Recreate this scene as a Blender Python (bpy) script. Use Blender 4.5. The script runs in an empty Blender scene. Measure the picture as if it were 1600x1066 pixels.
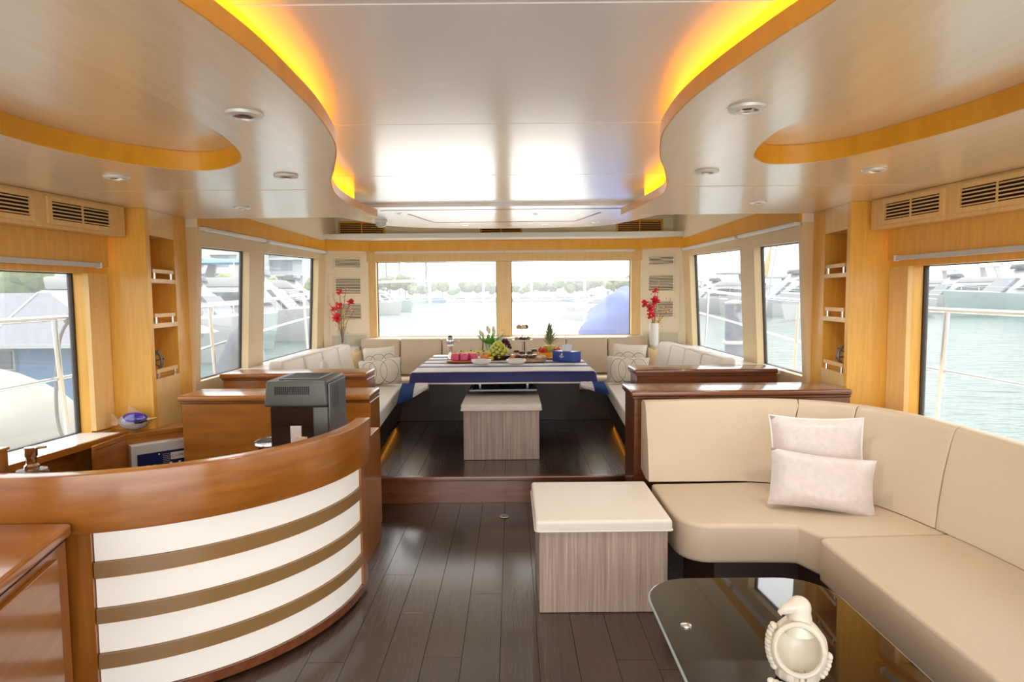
import bpy, bmesh, math, random
from mathutils import Vector, Matrix
from mathutils.geometry import tessellate_polygon
random.seed(7)
PI = math.pi
SC = bpy.context.scene
COL = SC.collection

# ------------------------------------------------------------------ camera
P, RO = math.radians(4.0), math.radians(0.5)
fw = Vector((0, math.cos(P), -math.sin(P)))
up0 = Vector((0, math.sin(P), math.cos(P))); rt0 = Vector((1, 0, 0))
rt = rt0*math.cos(RO) - up0*math.sin(RO)
up = up0*math.cos(RO) + rt0*math.sin(RO)
cam = bpy.data.cameras.new('camera'); cam.sensor_width = 36; cam.lens = 22.5
cam.clip_start = 0.05; cam.clip_end = 3000
camo = bpy.data.objects.new('camera', cam); COL.objects.link(camo)
m = Matrix.Identity(4)
for i in range(3):
    m[i][0], m[i][1], m[i][2] = rt[i], up[i], -fw[i]
m.translation = Vector((0.08, 0, 1.5))
camo.matrix_world = m
SC.camera = camo

# ------------------------------------------------------------------ light
SKY = 1.35
LAMP = 5.0
R_ = math.radians
SUN = 1.7
SC.view_settings.view_transform = 'Standard'
SC.view_settings.look = 'None'
SC.view_settings.gamma = 1
SC.view_settings.use_curve_mapping = False
SC.view_settings.exposure = 2.05
w = bpy.data.worlds.new('sky'); SC.world = w; w.use_nodes = True
nt = w.node_tree; nt.nodes.clear()
out = nt.nodes.new('ShaderNodeOutputWorld'); bg = nt.nodes.new('ShaderNodeBackground')
tc = nt.nodes.new('ShaderNodeTexCoord'); sx = nt.nodes.new('ShaderNodeSeparateXYZ')
cr = nt.nodes.new('ShaderNodeValToRGB')
cr.color_ramp.elements[0].position = 0.0; cr.color_ramp.elements[0].color = (1.0, .985, .96, 1)
cr.color_ramp.elements[1].position = 0.9; cr.color_ramp.elements[1].color = (0.90, 0.95, 1.0, 1)
nt.links.new(tc.outputs['Generated'], sx.inputs[0]); nt.links.new(sx.outputs['Z'], cr.inputs[0])
nt.links.new(cr.outputs[0], bg.inputs[0]); bg.inputs[1].default_value = SKY
nt.links.new(bg.outputs[0], out.inputs[0])
sl = bpy.data.lights.new('sun', 'SUN'); sl.energy = SUN; sl.angle = math.radians(1.5); sl.color = (1, .95, .86)
so = bpy.data.objects.new('sun', sl); COL.objects.link(so)
_el, _az = math.radians(58), math.radians(14)      # ahead, a little to starboard
d = -Vector((math.cos(_el)*math.sin(_az), math.cos(_el)*math.cos(_az), math.sin(_el)))
so.rotation_euler = d.to_track_quat('-Z', 'Y').to_euler()
SC.cycles.max_bounces = 10
SC.cycles.diffuse_bounces = 6
SC.cycles.transparent_max_bounces = 16
SC.cycles.caustics_reflective = False
SC.cycles.caustics_refractive = False
SC.cycles.sample_clamp_indirect = 6

# ------------------------------------------------------------------ materials
MATS = {}
def new_mat(name):
    mt = bpy.data.materials.new(name); mt.use_nodes = True; MATS[name] = mt
    return mt, mt.node_tree.nodes, mt.node_tree.links, mt.node_tree.nodes['Principled BSDF']
def plain(name, col, rough=.5, metal=0, coat=0, var=.0, scale=8, bump=0, spec=.5, emit=0, ecol=None, sheen=0, coatr=.1):
    mt, N, L, b = new_mat(name)
    b.inputs['Base Color'].default_value = (*col, 1); b.inputs['Roughness'].default_value = rough
    b.inputs['Metallic'].default_value = metal; b.inputs['Coat Weight'].default_value = coat
    b.inputs['Coat Roughness'].default_value = coatr
    b.inputs['Specular IOR Level'].default_value = spec
    if sheen: b.inputs['Sheen Weight'].default_value = sheen
    if emit:
        b.inputs['Emission Color'].default_value = (*(ecol or col), 1); b.inputs['Emission Strength'].default_value = emit
    if var or bump:
        t = N.new('ShaderNodeTexCoord'); n = N.new('ShaderNodeTexNoise'); n.inputs['Scale'].default_value = scale; n.inputs['Detail'].default_value = 5
        L.new(t.outputs['Object'], n.inputs['Vector'])
        if var:
            r = N.new('ShaderNodeValToRGB')
            r.color_ramp.elements[0].position = .3; r.color_ramp.elements[1].position = .7
            r.color_ramp.elements[0].color = (*[c*(1-var) for c in col], 1); r.color_ramp.elements[1].color = (*[min(1, c*(1+var)) for c in col], 1)
            L.new(n.outputs['Fac'], r.inputs[0]); L.new(r.outputs[0], b.inputs['Base Color'])
        if bump:
            bp = N.new('ShaderNodeBump'); bp.inputs['Strength'].default_value = bump; bp.inputs['Distance'].default_value = .01
            L.new(n.outputs['Fac'], bp.inputs['Height']); L.new(bp.outputs[0], b.inputs['Normal'])
    return mt
def wood(name, c1, c2, rough=.3, coat=.3, stretch=(1, 1, 14), scale=6, bump=.02, coatr=.12, objvar=0, spec=.5):
    """grain runs along the axis with the SMALLEST stretch number"""
    mt, N, L, b = new_mat(name)
    t = N.new('ShaderNodeTexCoord'); mp = N.new('ShaderNodeMapping'); mp.inputs['Scale'].default_value = stretch
    n = N.new('ShaderNodeTexNoise'); n.inputs['Scale'].default_value = scale; n.inputs['Detail'].default_value = 6; n.inputs['Roughness'].default_value = .6
    r = N.new('ShaderNodeValToRGB'); r.color_ramp.elements[0].position = .32; r.color_ramp.elements[1].position = .68
    r.color_ramp.elements[0].color = (*c1, 1); r.color_ramp.elements[1].color = (*c2, 1)
    L.new(t.outputs['Object'], mp.inputs[0]); L.new(mp.outputs[0], n.inputs['Vector']); L.new(n.outputs['Fac'], r.inputs[0])
    col = r.outputs[0]
    if objvar:
        oi = N.new('ShaderNodeObjectInfo'); hs = N.new('ShaderNodeHueSaturation'); ma = N.new('ShaderNodeMapRange')
        ma.inputs[3].default_value = 1-objvar; ma.inputs[4].default_value = 1+objvar
        L.new(oi.outputs['Random'], ma.inputs[0]); L.new(ma.outputs[0], hs.inputs['Value']); L.new(col, hs.inputs['Color']); col = hs.outputs[0]
        ad = N.new('ShaderNodeVectorMath'); ad.operation = 'ADD'
        L.new(mp.outputs[0], ad.inputs[0]); L.new(oi.outputs['Random'], ad.inputs[1]); L.new(ad.outputs[0], n.inputs['Vector'])
    L.new(col, b.inputs['Base Color'])
    b.inputs['Roughness'].default_value = rough; b.inputs['Coat Weight'].default_value = coat; b.inputs['Coat Roughness'].default_value = coatr
    b.inputs['Specular IOR Level'].default_value = spec
    if bump:
        bp = N.new('ShaderNodeBump'); bp.inputs['Strength'].default_value = bump; bp.inputs['Distance'].default_value = .01
        L.new(n.outputs['Fac'], bp.inputs['Height']); L.new(bp.outputs[0], b.inputs['Normal'])
    return mt
M_MAPLE = wood('maple', (.72, .37, .055), (.82, .47, .085), rough=.35, coat=.25, stretch=(9, 9, .8), scale=5)
M_MAPLEH = wood('maple_soffit', (.82, .655, .45), (.88, .73, .53), rough=.30, coat=1.0, stretch=(7, .7, 7), scale=4, coatr=.2, bump=.01)
M_MAPLEP = wood('maple_pale', (.74, .48, .19), (.82, .57, .25), rough=.4, coat=.15, stretch=(9, 9, .8), scale=5)
M_MAPLEB = wood('maple_band', (.76, .34, .015), (.84, .41, .025), rough=.35, coat=.3, stretch=(3, 3, .8), scale=4)
M_CHERRY = wood('cherry', (.25, .082, .010), (.36, .13, .017), rough=.28, coat=.5, stretch=(1.0, 1.0, 7), scale=4)
M_CHERRYV = wood('cherry_upright', (.25, .082, .010), (.36, .13, .017), rough=.28, coat=.5, stretch=(8, 8, .8), scale=4)
M_MAHOG = wood('mahogany', (.125, .038, .013), (.20, .062, .020), rough=.25, coat=.6, stretch=(.9, 8, 8), scale=4)
M_DARKW = wood('dark_wood', (.020, .008, .005), (.034, .014, .008), rough=.45, coat=.08, stretch=(.9, 8, 8), scale=4)
M_FLOOR = wood('wenge_floor', (.028, .015, .010), (.060, .034, .023), rough=.22, coat=.7, stretch=(9, .7, 9), scale=7, bump=.5, objvar=.12, coatr=.15)
M_LAMIN = wood('greige_laminate', (.27, .19, .155), (.47, .37, .31), rough=.5, coat=0, stretch=(14, 14, .35), scale=6, bump=0)
M_CEIL = plain('ceiling_lacquer', (.88, .87, .85), rough=.25, coat=1.0, coatr=.18)
M_CREAMW = plain('cream_panel', (.88, .78, .60), rough=.45)
M_BEIGE = plain('beige_lining', (.74, .57, .34), rough=.45, var=.04, scale=3)
M_WHITEP = plain('white_paint', (.80, .79, .77), rough=.35)
M_GREYP = plain('grey_rail', (.55, .54, .53), rough=.35, metal=.2)
M_LEATH = plain('cream_leather', (.57, .465, .345), rough=.42, bump=.12, scale=160, var=.04)
M_LEATHW = plain('white_leather', (.78, .73, .67), rough=.45, bump=.12, scale=160, var=.03)
M_OTTO = plain('ottoman_leather', (.69, .65, .585), rough=.42, bump=.1, scale=150, var=.03)
M_CHROME = plain('chrome', (.8, .8, .8), rough=.12, metal=1)
M_SILV = plain('satin_silver', (.80, .80, .78), rough=.35, metal=.35)
M_STEEL = plain('stainless', (.72, .73, .75), rough=.22, metal=1)
M_BLACKG = plain('black_glass', (.010, .008, .007), rough=.04, coat=1, coatr=.02)
M_GLEDGE = plain('glass_edge', (.35, .42, .42), rough=.1)
M_BLACK = plain('black_plastic', (.012, .012, .012), rough=.35)
M_DGREY = plain('grey_plastic', (.075, .08, .07), rough=.4, metal=.3)
M_DGREY2 = plain('grey_plastic_side', (.16, .18, .20), rough=.35, metal=.4)
M_DARK = plain('dark_void', (.010, .006, .004), rough=.9)
M_GASK = plain('gasket', (.035, .022, .014), rough=.6)
M_WHITE = plain('white_ceramic', (.82, .80, .76), rough=.25, coat=.3)
M_IVORY = plain('ivory_ceramic', (.68, .62, .52), rough=.35, coat=.25, var=.05, scale=20)
M_PANELL = plain('lit_acrylic', (.80, .785, .75), rough=.3, emit=.05, ecol=(1.0, .94, .84))
M_BRONZE = plain('bronze_band', (.27, .155, .06), rough=.35, coat=.3)
M_LED = plain('led_strip', (1, .55, .06), rough=.5, emit=.65, ecol=(1.0, .41, .002))
M_LEDO = plain('led_strip_floor', (1, .4, .05), rough=.5, emit=.35, ecol=(1.0, .36, .03))
M_RED = plain('red_line', (.35, .05, .03), rough=.4)
M_LINEN = plain('white_linen', (.80, .77, .74), rough=.8, bump=.25, scale=120, var=.03)
M_SATIN = plain('pale_satin', (.66, .60, .59), rough=.38, bump=.2, scale=40, var=.06, sheen=.3)
M_BLUEB = plain('blue_card', (.010, .055, .30), rough=.35)
M_TISSUE = plain('tissue', (.80, .86, .90), rough=.9)
M_PINK = plain('pink_mousse', (.70, .07, .19), rough=.4, var=.1)
M_TRAYW = plain('tray_wood', (.55, .22, .06), rough=.45, var=.15)
M_CREAM = plain('custard', (.80, .62, .32), rough=.45, var=.1, scale=30)
M_LIME = plain('lime', (.55, .62, .10), rough=.4, var=.2, scale=30)
M_GRAPEG = plain('green_grape', (.55, .56, .06), rough=.25, coat=.3)
M_GRAPED = plain('dark_grape', (.06, .012, .022), rough=.25, coat=.3)
M_ORANGE = plain('orange_fruit', (.85, .32, .02), rough=.4, var=.15, scale=40)
M_REDF = plain('strawberry', (.75, .035, .02), rough=.35, var=.15, scale=40)
M_PEACH = plain('peach', (.85, .33, .17), rough=.5, var=.15, scale=30)
M_LEAF = plain('leaf_green', (.10, .36, .015), rough=.45, var=.25, scale=30)
M_LEAFP = plain('pineapple_leaf', (.26, .29, .12), rough=.5, var=.25, scale=30)
M_PINE = plain('pineapple_skin', (.42, .36, .06), rough=.5, var=.4, scale=60, bump=.6)
M_TULIP = plain('tulip_cream', (.82, .74, .52), rough=.5, var=.06)
M_CHOC = plain('chocolate', (.055, .020, .012), rough=.35, var=.3, scale=40)
M_CAKE = plain('sponge_cake', (.55, .26, .10), rough=.7, var=.25, scale=50)
M_PASTRY = plain('pale_pastry', (.70, .52, .36), rough=.6, var=.2, scale=50)
M_ORCHR = plain('orchid_red', (.62, .008, .018), rough=.45, var=.3, scale=30)
M_ORCHP = plain('orchid_peach', (.85, .36, .18), rough=.5, var=.15, scale=30)
M_TWIG = plain('twig', (.30, .10, .05), rough=.6)
M_YEL = plain('yellow_bud', (.75, .60, .05), rough=.5)
M_TEAK = wood('teak_deck', (.42, .30, .19), (.55, .42, .28), rough=.6, coat=0, stretch=(8, .8, 8), scale=5)

def glass_mat(name, tint=(.96, .97, .97), veil=.06, refl=1.0):
    mt = bpy.data.materials.new(name); mt.use_nodes = True; N = mt.node_tree.nodes; L = mt.node_tree.links; N.clear()
    o = N.new('ShaderNodeOutputMaterial'); t = N.new('ShaderNodeBsdfTransparent'); t.inputs[0].default_value = (*tint, 1)
    g = N.new('ShaderNodeBsdfGlossy'); g.inputs['Roughness'].default_value = .02; g.inputs[0].default_value = (refl, refl, refl, 1)
    lw = N.new('ShaderNodeLayerWeight'); lw.inputs[0].default_value = .5
    pw = N.new('ShaderNodeMath'); pw.operation = 'POWER'; pw.inputs[1].default_value = 5; L.new(lw.outputs['Facing'], pw.inputs[0])
    f = N.new('ShaderNodeMath'); f.operation = 'MULTIPLY_ADD'; f.inputs[1].default_value = .5; f.inputs[2].default_value = .025; L.new(pw.outputs[0], f.inputs[0])
    mx = N.new('ShaderNodeMixShader'); L.new(f.outputs[0], mx.inputs[0]); L.new(t.outputs[0], mx.inputs[1]); L.new(g.outputs[0], mx.inputs[2])
    last = mx
    if veil:
        tr = N.new('ShaderNodeBsdfTranslucent'); tr.inputs[0].default_value = (.95, .97, 1, 1)
        m2 = N.new('ShaderNodeMixShader'); m2.inputs[0].default_value = veil
        L.new(mx.outputs[0], m2.inputs[1]); L.new(tr.outputs[0], m2.inputs[2]); last = m2
    L.new(last.outputs[0], o.inputs[0]); MATS[name] = mt
    return mt
M_PANE = glass_mat('tinted_veil_pane', tint=(.75, .75, .74), veil=.05)  # tint dims the view outside; white veil stands in for outdoor haze
M_CLEAR = glass_mat('clear_glass', tint=(.93, .95, .95), veil=.03)
M_SMOKE = glass_mat('smoked_window', tint=(.25, .22, .2), veil=0)
M_BLUEGL = plain('cobalt_glass', (.05, .015, .42), rough=.06, coat=1, coatr=.02)
M_BLUEGL.node_tree.nodes['Principled BSDF'].inputs['Transmission Weight'].default_value = .35
M_CLRGL = plain('cast_glass', (.75, .72, .78), rough=.08, coat=.5)
M_CLRGL.node_tree.nodes['Principled BSDF'].inputs['Transmission Weight'].default_value = .6
M_AMBER = plain('amber_glass', (.90, .55, .22), rough=.06, coat=.6)
M_AMBER.node_tree.nodes['Principled BSDF'].inputs['Transmission Weight'].default_value = .6

def ring_mat():
    mt, N, L, b = new_mat('ring_embroidered_linen')
    b.inputs['Roughness'].default_value = .8
    t = N.new('ShaderNodeTexCoord')
    tot = None
    for (cx, cz, rx, rz, wd) in ((-.10, .125, .075, .115, .05), (-.01, .135, .09, .12, .045), (.10, .135, .085, .115, .05)):
        mp = N.new('ShaderNodeMapping'); mp.vector_type = 'POINT'
        mp.inputs['Location'].default_value = (-cx/rx, 0, -cz/rz); mp.inputs['Scale'].default_value = (1/rx, 0, 1/rz)
        ln = N.new('ShaderNodeVectorMath'); ln.operation = 'LENGTH'
        L.new(t.outputs['Object'], mp.inputs[0]); L.new(mp.outputs[0], ln.inputs[0])
        s = N.new('ShaderNodeMath'); s.operation = 'SUBTRACT'; s.inputs[1].default_value = 1; L.new(ln.outputs['Value'], s.inputs[0])
        a = N.new('ShaderNodeMath'); a.operation = 'ABSOLUTE'; L.new(s.outputs[0], a.inputs[0])
        c = N.new('ShaderNodeMath'); c.operation = 'LESS_THAN'; c.inputs[1].default_value = wd*.55; L.new(a.outputs[0], c.inputs[0])
        if tot is None: tot = c
        else:
            q = N.new('ShaderNodeMath'); q.operation = 'MAXIMUM'; L.new(tot.outputs[0], q.inputs[0]); L.new(c.outputs[0], q.inputs[1]); tot = q
    mx = N.new('ShaderNodeMix'); mx.data_type = 'RGBA'
    mx.inputs[6].default_value = (.78, .72, .64, 1); mx.inputs[7].default_value = (.30, .25, .15, 1)
    L.new(tot.outputs[0], mx.inputs[0]); L.new(mx.outputs[2], b.inputs['Base Color'])
    return mt
M_RING = ring_mat()

def stripe_mat():
    mt, N, L, b = new_mat('striped_tablecloth')
    b.inputs['Roughness'].default_value = .62
    uv = N.new('ShaderNodeUVMap'); sp = N.new('ShaderNodeSeparateXYZ'); L.new(uv.outputs[0], sp.inputs[0])
    r = N.new('ShaderNodeValToRGB'); r.color_ramp.interpolation = 'CONSTANT'
    W, B = (.80, .77, .78, 1), (.012, .016, .11, 1)
    # v runs from the front hem (0) towards the back, in metres / 1.75
    stops = [(0, W), (.010/1.715, B), (.105/1.715, W)]
    v = .41
    while v < 1.66:
        stops += [(v/1.715, B), ((v+.12)/1.715, W)]; v += .32
    els = r.color_ramp.elements
    els[0].position, els[0].color = stops[0]
    els[1].position, els[1].color = stops[1]
    for p_, c_ in stops[2:]:
        e = els.new(p_); e.color = c_
    L.new(sp.outputs['Y'], r.inputs[0]); L.new(r.outputs[0], b.inputs['Base Color'])
    return mt
M_STRIPE = stripe_mat()

# ------------------------------------------------------------------ mesh helpers
ORG = {}
def obj(name, bm, mat, parent=None, local=False, smooth=False, bevel=0, seg=2, kind=None, angle=35):
    bmesh.ops.remove_doubles(bm, verts=bm.verts, dist=1e-6)
    if bevel:
        es = [e for e in bm.edges if len(e.link_faces) == 2 and e.calc_face_angle(0) > math.radians(angle)]
        bmesh.ops.bevel(bm, geom=es, offset=bevel, segments=seg, profile=.6, affect='EDGES', clamp_overlap=True)
    bmesh.ops.recalc_face_normals(bm, faces=bm.faces)
    org = ORG.get(parent.name, Vector()) if parent else Vector()
    if not local and org.length: bmesh.ops.translate(bm, verts=bm.verts, vec=-org)
    me = bpy.data.meshes.new(name); bm.to_mesh(me); bm.free()
    if smooth:
        for p_ in me.polygons: p_.use_smooth = True
        me.set_sharp_from_angle(angle=math.radians(40))
    if mat: me.materials.append(mat)
    o = bpy.data.objects.new(name, me); COL.objects.link(o)
    if parent:
        o.parent = parent; ORG[o.name] = org
    if kind: o['kind'] = kind
    return o
def thing(name, label, cat, loc=(0, 0, 0), rotz=0, group=None):
    o = bpy.data.objects.new(name, None); COL.objects.link(o)
    o.location = loc; o.rotation_euler = (0, 0, rotz); o['label'] = label; o['category'] = cat
    o.empty_display_size = .1
    if group: o['group'] = group
    ORG[o.name] = Vector(loc)
    return o
def tag(o, label, cat, group=None):
    o['label'] = label; o['category'] = cat
    if group: o['group'] = group
    return o
def struct(name, bm, mat, **k):
    o = obj(name, bm, mat, **k); o['kind'] = 'structure'; return o
def sempty(name):
    o = bpy.data.objects.new(name, None); COL.objects.link(o); o['kind'] = 'structure'; return o
def B(): return bmesh.new()
def hexa(bm, p):
    v = [bm.verts.new(q) for q in p]
    for f in ((0, 3, 2, 1), (4, 5, 6, 7), (0, 1, 5, 4), (1, 2, 6, 5), (2, 3, 7, 6), (3, 0, 4, 7)):
        bm.faces.new([v[i] for i in f])
    return bm
def box(bm, x0, x1, y0, y1, z0, z1):
    return hexa(bm, [(x0, y0, z0), (x1, y0, z0), (x1, y1, z0), (x0, y1, z0), (x0, y0, z1), (x1, y0, z1), (x1, y1, z1), (x0, y1, z1)])
def bx(*a): return box(B(), *a)
def prism(bm, pts, z0, z1, hole=None):
    loops = [pts] + ([hole] if hole else [])
    allp = [q for l in loops for q in l]
    tris = tessellate_polygon([[Vector((q[0], q[1], 0)) for q in l] for l in loops]) if hole or len(pts) > 4 else None
    lo = [bm.verts.new((q[0], q[1], z0)) for q in allp]; hi = [bm.verts.new((q[0], q[1], z1)) for q in allp]
    if hole:
        for t in tris:
            for vs in (lo, hi):
                try: bm.faces.new([vs[i] for i in t])
                except ValueError: pass
    else:
        bm.faces.new(lo[::-1]); bm.faces.new(hi)
    k = 0
    for l in loops:
        n = len(l)
        for i in range(n):
            a, b_ = k+i, k+(i+1) % n
            bm.faces.new((lo[a], lo[b_], hi[b_], hi[a]))
        k += n
    return bm
def frame_of(dv):
    dv = dv.normalized(); a = Vector((0, 0, 1)) if abs(dv.z) < .9 else Vector((1, 0, 0))
    u = dv.cross(a).normalized(); return u, dv.cross(u).normalized()
def tube(bm, pts, r, seg=8, closed=False):
    pts = [Vector(q) for q in pts]; n = len(pts); rings = []
    rr = r if isinstance(r, (list, tuple)) else [r]*n
    for i, q in enumerate(pts):
        if closed: dv = pts[(i+1) % n]-pts[i-1]
        else: dv = pts[min(i+1, n-1)]-pts[max(i-1, 0)]
        u, v = frame_of(dv)
        if rings:
            pu = prevu - dv.normalized()*prevu.dot(dv.normalized())
            if pu.length > 1e-6: u = pu.normalized(); v = dv.normalized().cross(u)
        prevu = u
        rings.append([bm.verts.new(q+(u*math.cos(2*PI*j/seg)+v*math.sin(2*PI*j/seg))*rr[i]) for j in range(seg)])
    for i in range(n if closed else n-1):
        a, b_ = rings[i], rings[(i+1) % n]
        for j in range(seg): bm.faces.new((a[j], a[(j+1) % seg], b_[(j+1) % seg], b_[j]))
    if not closed:
        bm.faces.new(rings[0][::-1]); bm.faces.new(rings[-1])
    return bm
def lathe(bm, prof, c=(0, 0, 0), seg=20, sx=1, sy=1):
    rings = []
    for r, z in prof:
        if r < 1e-5: rings.append([bm.verts.new((c[0], c[1], c[2]+z))])
        else: rings.append([bm.verts.new((c[0]+r*sx*math.cos(2*PI*j/seg), c[1]+r*sy*math.sin(2*PI*j/seg), c[2]+z)) for j in range(seg)])
    for a, b_ in zip(rings, rings[1:]):
        if len(a) == 1 and len(b_) == 1: continue
        for j in range(seg):
            k = (j+1) % seg
            if len(a) == 1: bm.faces.new((a[0], b_[k], b_[j]))
            elif len(b_) == 1: bm.faces.new((a[j], a[k], b_[0]))
            else: bm.faces.new((a[j], a[k], b_[k], b_[j]))
    if len(rings[0]) > 1: bm.faces.new(rings[0][::-1])
    if len(rings[-1]) > 1: bm.faces.new(rings[-1])
    return bm
def ball(bm, c, r, sx=1, sy=1, sz=1, sub=2, rot=None):
    res = bmesh.ops.create_icosphere(bm, subdivisions=sub, radius=r)
    for v in res['verts']:
        q = Vector((v.co.x*sx, v.co.y*sy, v.co.z*sz))
        if rot: q = rot @ q
        v.co = q+Vector(c)
    return res['verts']
def cr_path(pts, n=8, closed=False):
    pts = [Vector(q) for q in pts]; N_ = len(pts); outp = []
    rng = N_ if closed else N_-1
    for i in range(rng):
        if closed: a, b_, c, d_ = pts[i-1], pts[i], pts[(i+1) % N_], pts[(i+2) % N_]
        else: a, b_, c, d_ = pts[max(i-1, 0)], pts[i], pts[i+1], pts[min(i+2, N_-1)]
        for k in range(n):
            t = k/n
            outp.append(.5*((2*b_)+(c-a)*t+(2*a-5*b_+4*c-d_)*t*t+(3*b_-a-3*c+d_)*t**3))
    if not closed: outp.append(pts[-1])
    return outp
def arc(cx, cy, r, a0, a1, n): return [(cx+r*math.cos(a0+(a1-a0)*i/n), cy+r*math.sin(a0+(a1-a0)*i/n)) for i in range(n+1)]
def rrect(x0, x1, y0, y1, r, n=6):
    return (arc(x1-r, y0+r, r, -PI/2, 0, n)+arc(x1-r, y1-r, r, 0, PI/2, n)+arc(x0+r, y1-r, r, PI/2, PI, n)+arc(x0+r, y0+r, r, PI, 1.5*PI, n))
def strip(bm, a, b_, c, d_):
    """closed bar swept along four matching polylines"""
    n = len(a); R_ = [[bm.verts.new(l[i]) for l in (a, b_, c, d_)] for i in range(n)]
    for i in range(n-1):
        for j in range(4):
            k = (j+1) % 4; bm.faces.new((R_[i][j], R_[i][k], R_[i+1][k], R_[i+1][j]))
    bm.faces.new(R_[0][::-1]); bm.faces.new(R_[-1]); return bm
def sweep(bm, rows):
    """rows: list of stations, each a list of points (closed section)"""
    R_ = [[bm.verts.new(q) for q in row] for row in rows]; m_ = len(rows[0])
    for i in range(len(R_)-1):
        for j in range(m_):
            k = (j+1) % m_; bm.faces.new((R_[i][j], R_[i][k], R_[i+1][k], R_[i+1][j]))
    bm.faces.new(R_[0][::-1]); bm.faces.new(R_[-1]); return bm
def text(name, body, size, mat, parent, loc, rot, ext=.0005):
    cu = bpy.data.curves.new(name, 'FONT'); cu.body = body; cu.size = size; cu.extrude = ext; cu.align_x = 'CENTER'; cu.align_y = 'CENTER'
    cu.materials.append(mat)
    tmp = bpy.data.objects.new(name, cu); COL.objects.link(tmp); bpy.context.view_layer.update()
    me = bpy.data.meshes.new_from_object(tmp.evaluated_get(bpy.context.evaluated_depsgraph_get()))
    bpy.data.objects.remove(tmp); me.materials.clear(); me.materials.append(mat)
    o = bpy.data.objects.new(name, me); COL.objects.link(o); o.parent = parent
    o.location = Vector(loc)-ORG.get(parent.name, Vector()); o.rotation_euler = rot
    return o
SIDES = ((-1, 'left'), (1, 'right'))
AFT = -1.2      # the saloon's wide aft doorway, behind the photographer

# ------------------------------------------------------------------ floor
ZU = .195
fl = struct('floor', bx(-2.7, 2.7, AFT, 4.57, -.2, -.016), M_DARK)
PLANKS = {}
def plank(parent, x0, x1, y0, y1, z, mat):
    key = (round(x1-x0, 3), round(y1-y0, 3), mat.name)
    if key not in PLANKS:
        bm = B(); w_, l_ = x1-x0-.0014, y1-y0-.0014
        box(bm, 0, w_, 0, l_, -.016, 0)
        bmesh.ops.bevel(bm, geom=[e for e in bm.edges if all(v.co.z > -.001 for v in e.verts)], offset=.0008, segments=1, affect='EDGES')
        bmesh.ops.recalc_face_normals(bm, faces=bm.faces)
        me = bpy.data.meshes.new('plank'); bm.to_mesh(me); bm.free(); me.materials.append(mat); PLANKS[key] = me
    o = bpy.data.objects.new('plank', PLANKS[key]); COL.objects.link(o); o.parent = parent; o.location = (x0, y0, z)
PW = .16
for i in range(-13, 12):
    x0 = .02+i*PW; y = 4.57-(0, .42, .8, .23)[i % 4]
    if y < 4.57: plank(fl, x0, x0+PW, y, 4.57, 0, M_FLOOR)
    while y > AFT+1:
        l = .9 if (i+int(y*3)) % 3 else 1.2
        plank(fl, x0, x0+PW, y-l, y, 0, M_FLOOR); y -= l
up_f = struct('floor', bx(-2.3, 2.3, 4.60, 7.6, -.2, ZU-.016), M_DARK)
for i in range(-7, 7):
    x0 = .02+i*PW; y = 4.61
    for l in ((.55, .9, .9), (.9, .9, .55), (.3, .9, 1.15))[i % 3]:
        plank(up_f, x0, x0+PW, y, y+l, ZU, M_FLOOR); y += l
struct('trim_1', bx(-1.02, 1.02, 4.572, 4.60, 0, ZU-.03), M_MAHOG)                 # riser of the step
struct('trim_2', bx(-1.02, 1.02, 4.55, 4.608, ZU-.03, ZU+.003), M_MAHOG, bevel=.008)  # its nosing
fd = thing('floor_drain', 'small round brass cover set in the dark floor before the step', 'drain cover', (.017, 4.27, 0))
obj('plate', lathe(B(), [(0, .001), (.03, .001), (.034, .003), (.028, .006), (0, .006)], (.017, 4.27, 0), 20), M_STEEL, fd, smooth=True)
obj('slot', bx(.0, .034, 4.266, 4.274, .005, .0075), M_DARK, fd)

# ------------------------------------------------------------------ soffits, coves, ceiling
ZS, ZT, ZC = 2.07, 2.122, 2.195
SCURVE = {-1: [(.85, AFT), (.84, -.4), (.78, .2), (.66, .75), (.556, 1.265), (.537, 1.397), (.521, 1.56), (.518, 1.77), (.523, 2.01), (.551, 2.28), (.598, 2.525), (.711, 2.897), (.812, 3.212), (.892, 3.609), (.91, 4.04), (.873, 4.6)],
          1: [(.9, AFT), (.89, -.4), (.86, .2), (.78, .85), (.719, 1.289), (.673, 1.51), (.631, 1.748), (.608, 1.977), (.613, 2.194), (.632, 2.368), (.703, 2.691), (.808, 3.039), (.92, 3.491), (.938, 3.831), (.868, 4.6)]}
EYE = {-1: [(1.0, 1.387), (.946, 1.584), (.918, 1.932), (.931, 2.322), (1.016, 2.658), (1.186, 2.862), (1.339, 2.890), (1.52, 2.751), (1.636, 2.507), (1.672, 2.243), (1.66, 1.6), (1.56, 1.0), (1.36, .75), (1.14, .95)],
       1: [(1.12, 1.31), (1.086, 1.71), (1.059, 1.99), (1.017, 2.29), (1.053, 2.588), (1.115, 2.745), (1.24, 2.867), (1.456, 2.784), (1.619, 2.403), (1.684, 2.042), (1.68, 1.5), (1.6, 1.0), (1.42, .75), (1.22, .9)]}
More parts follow.
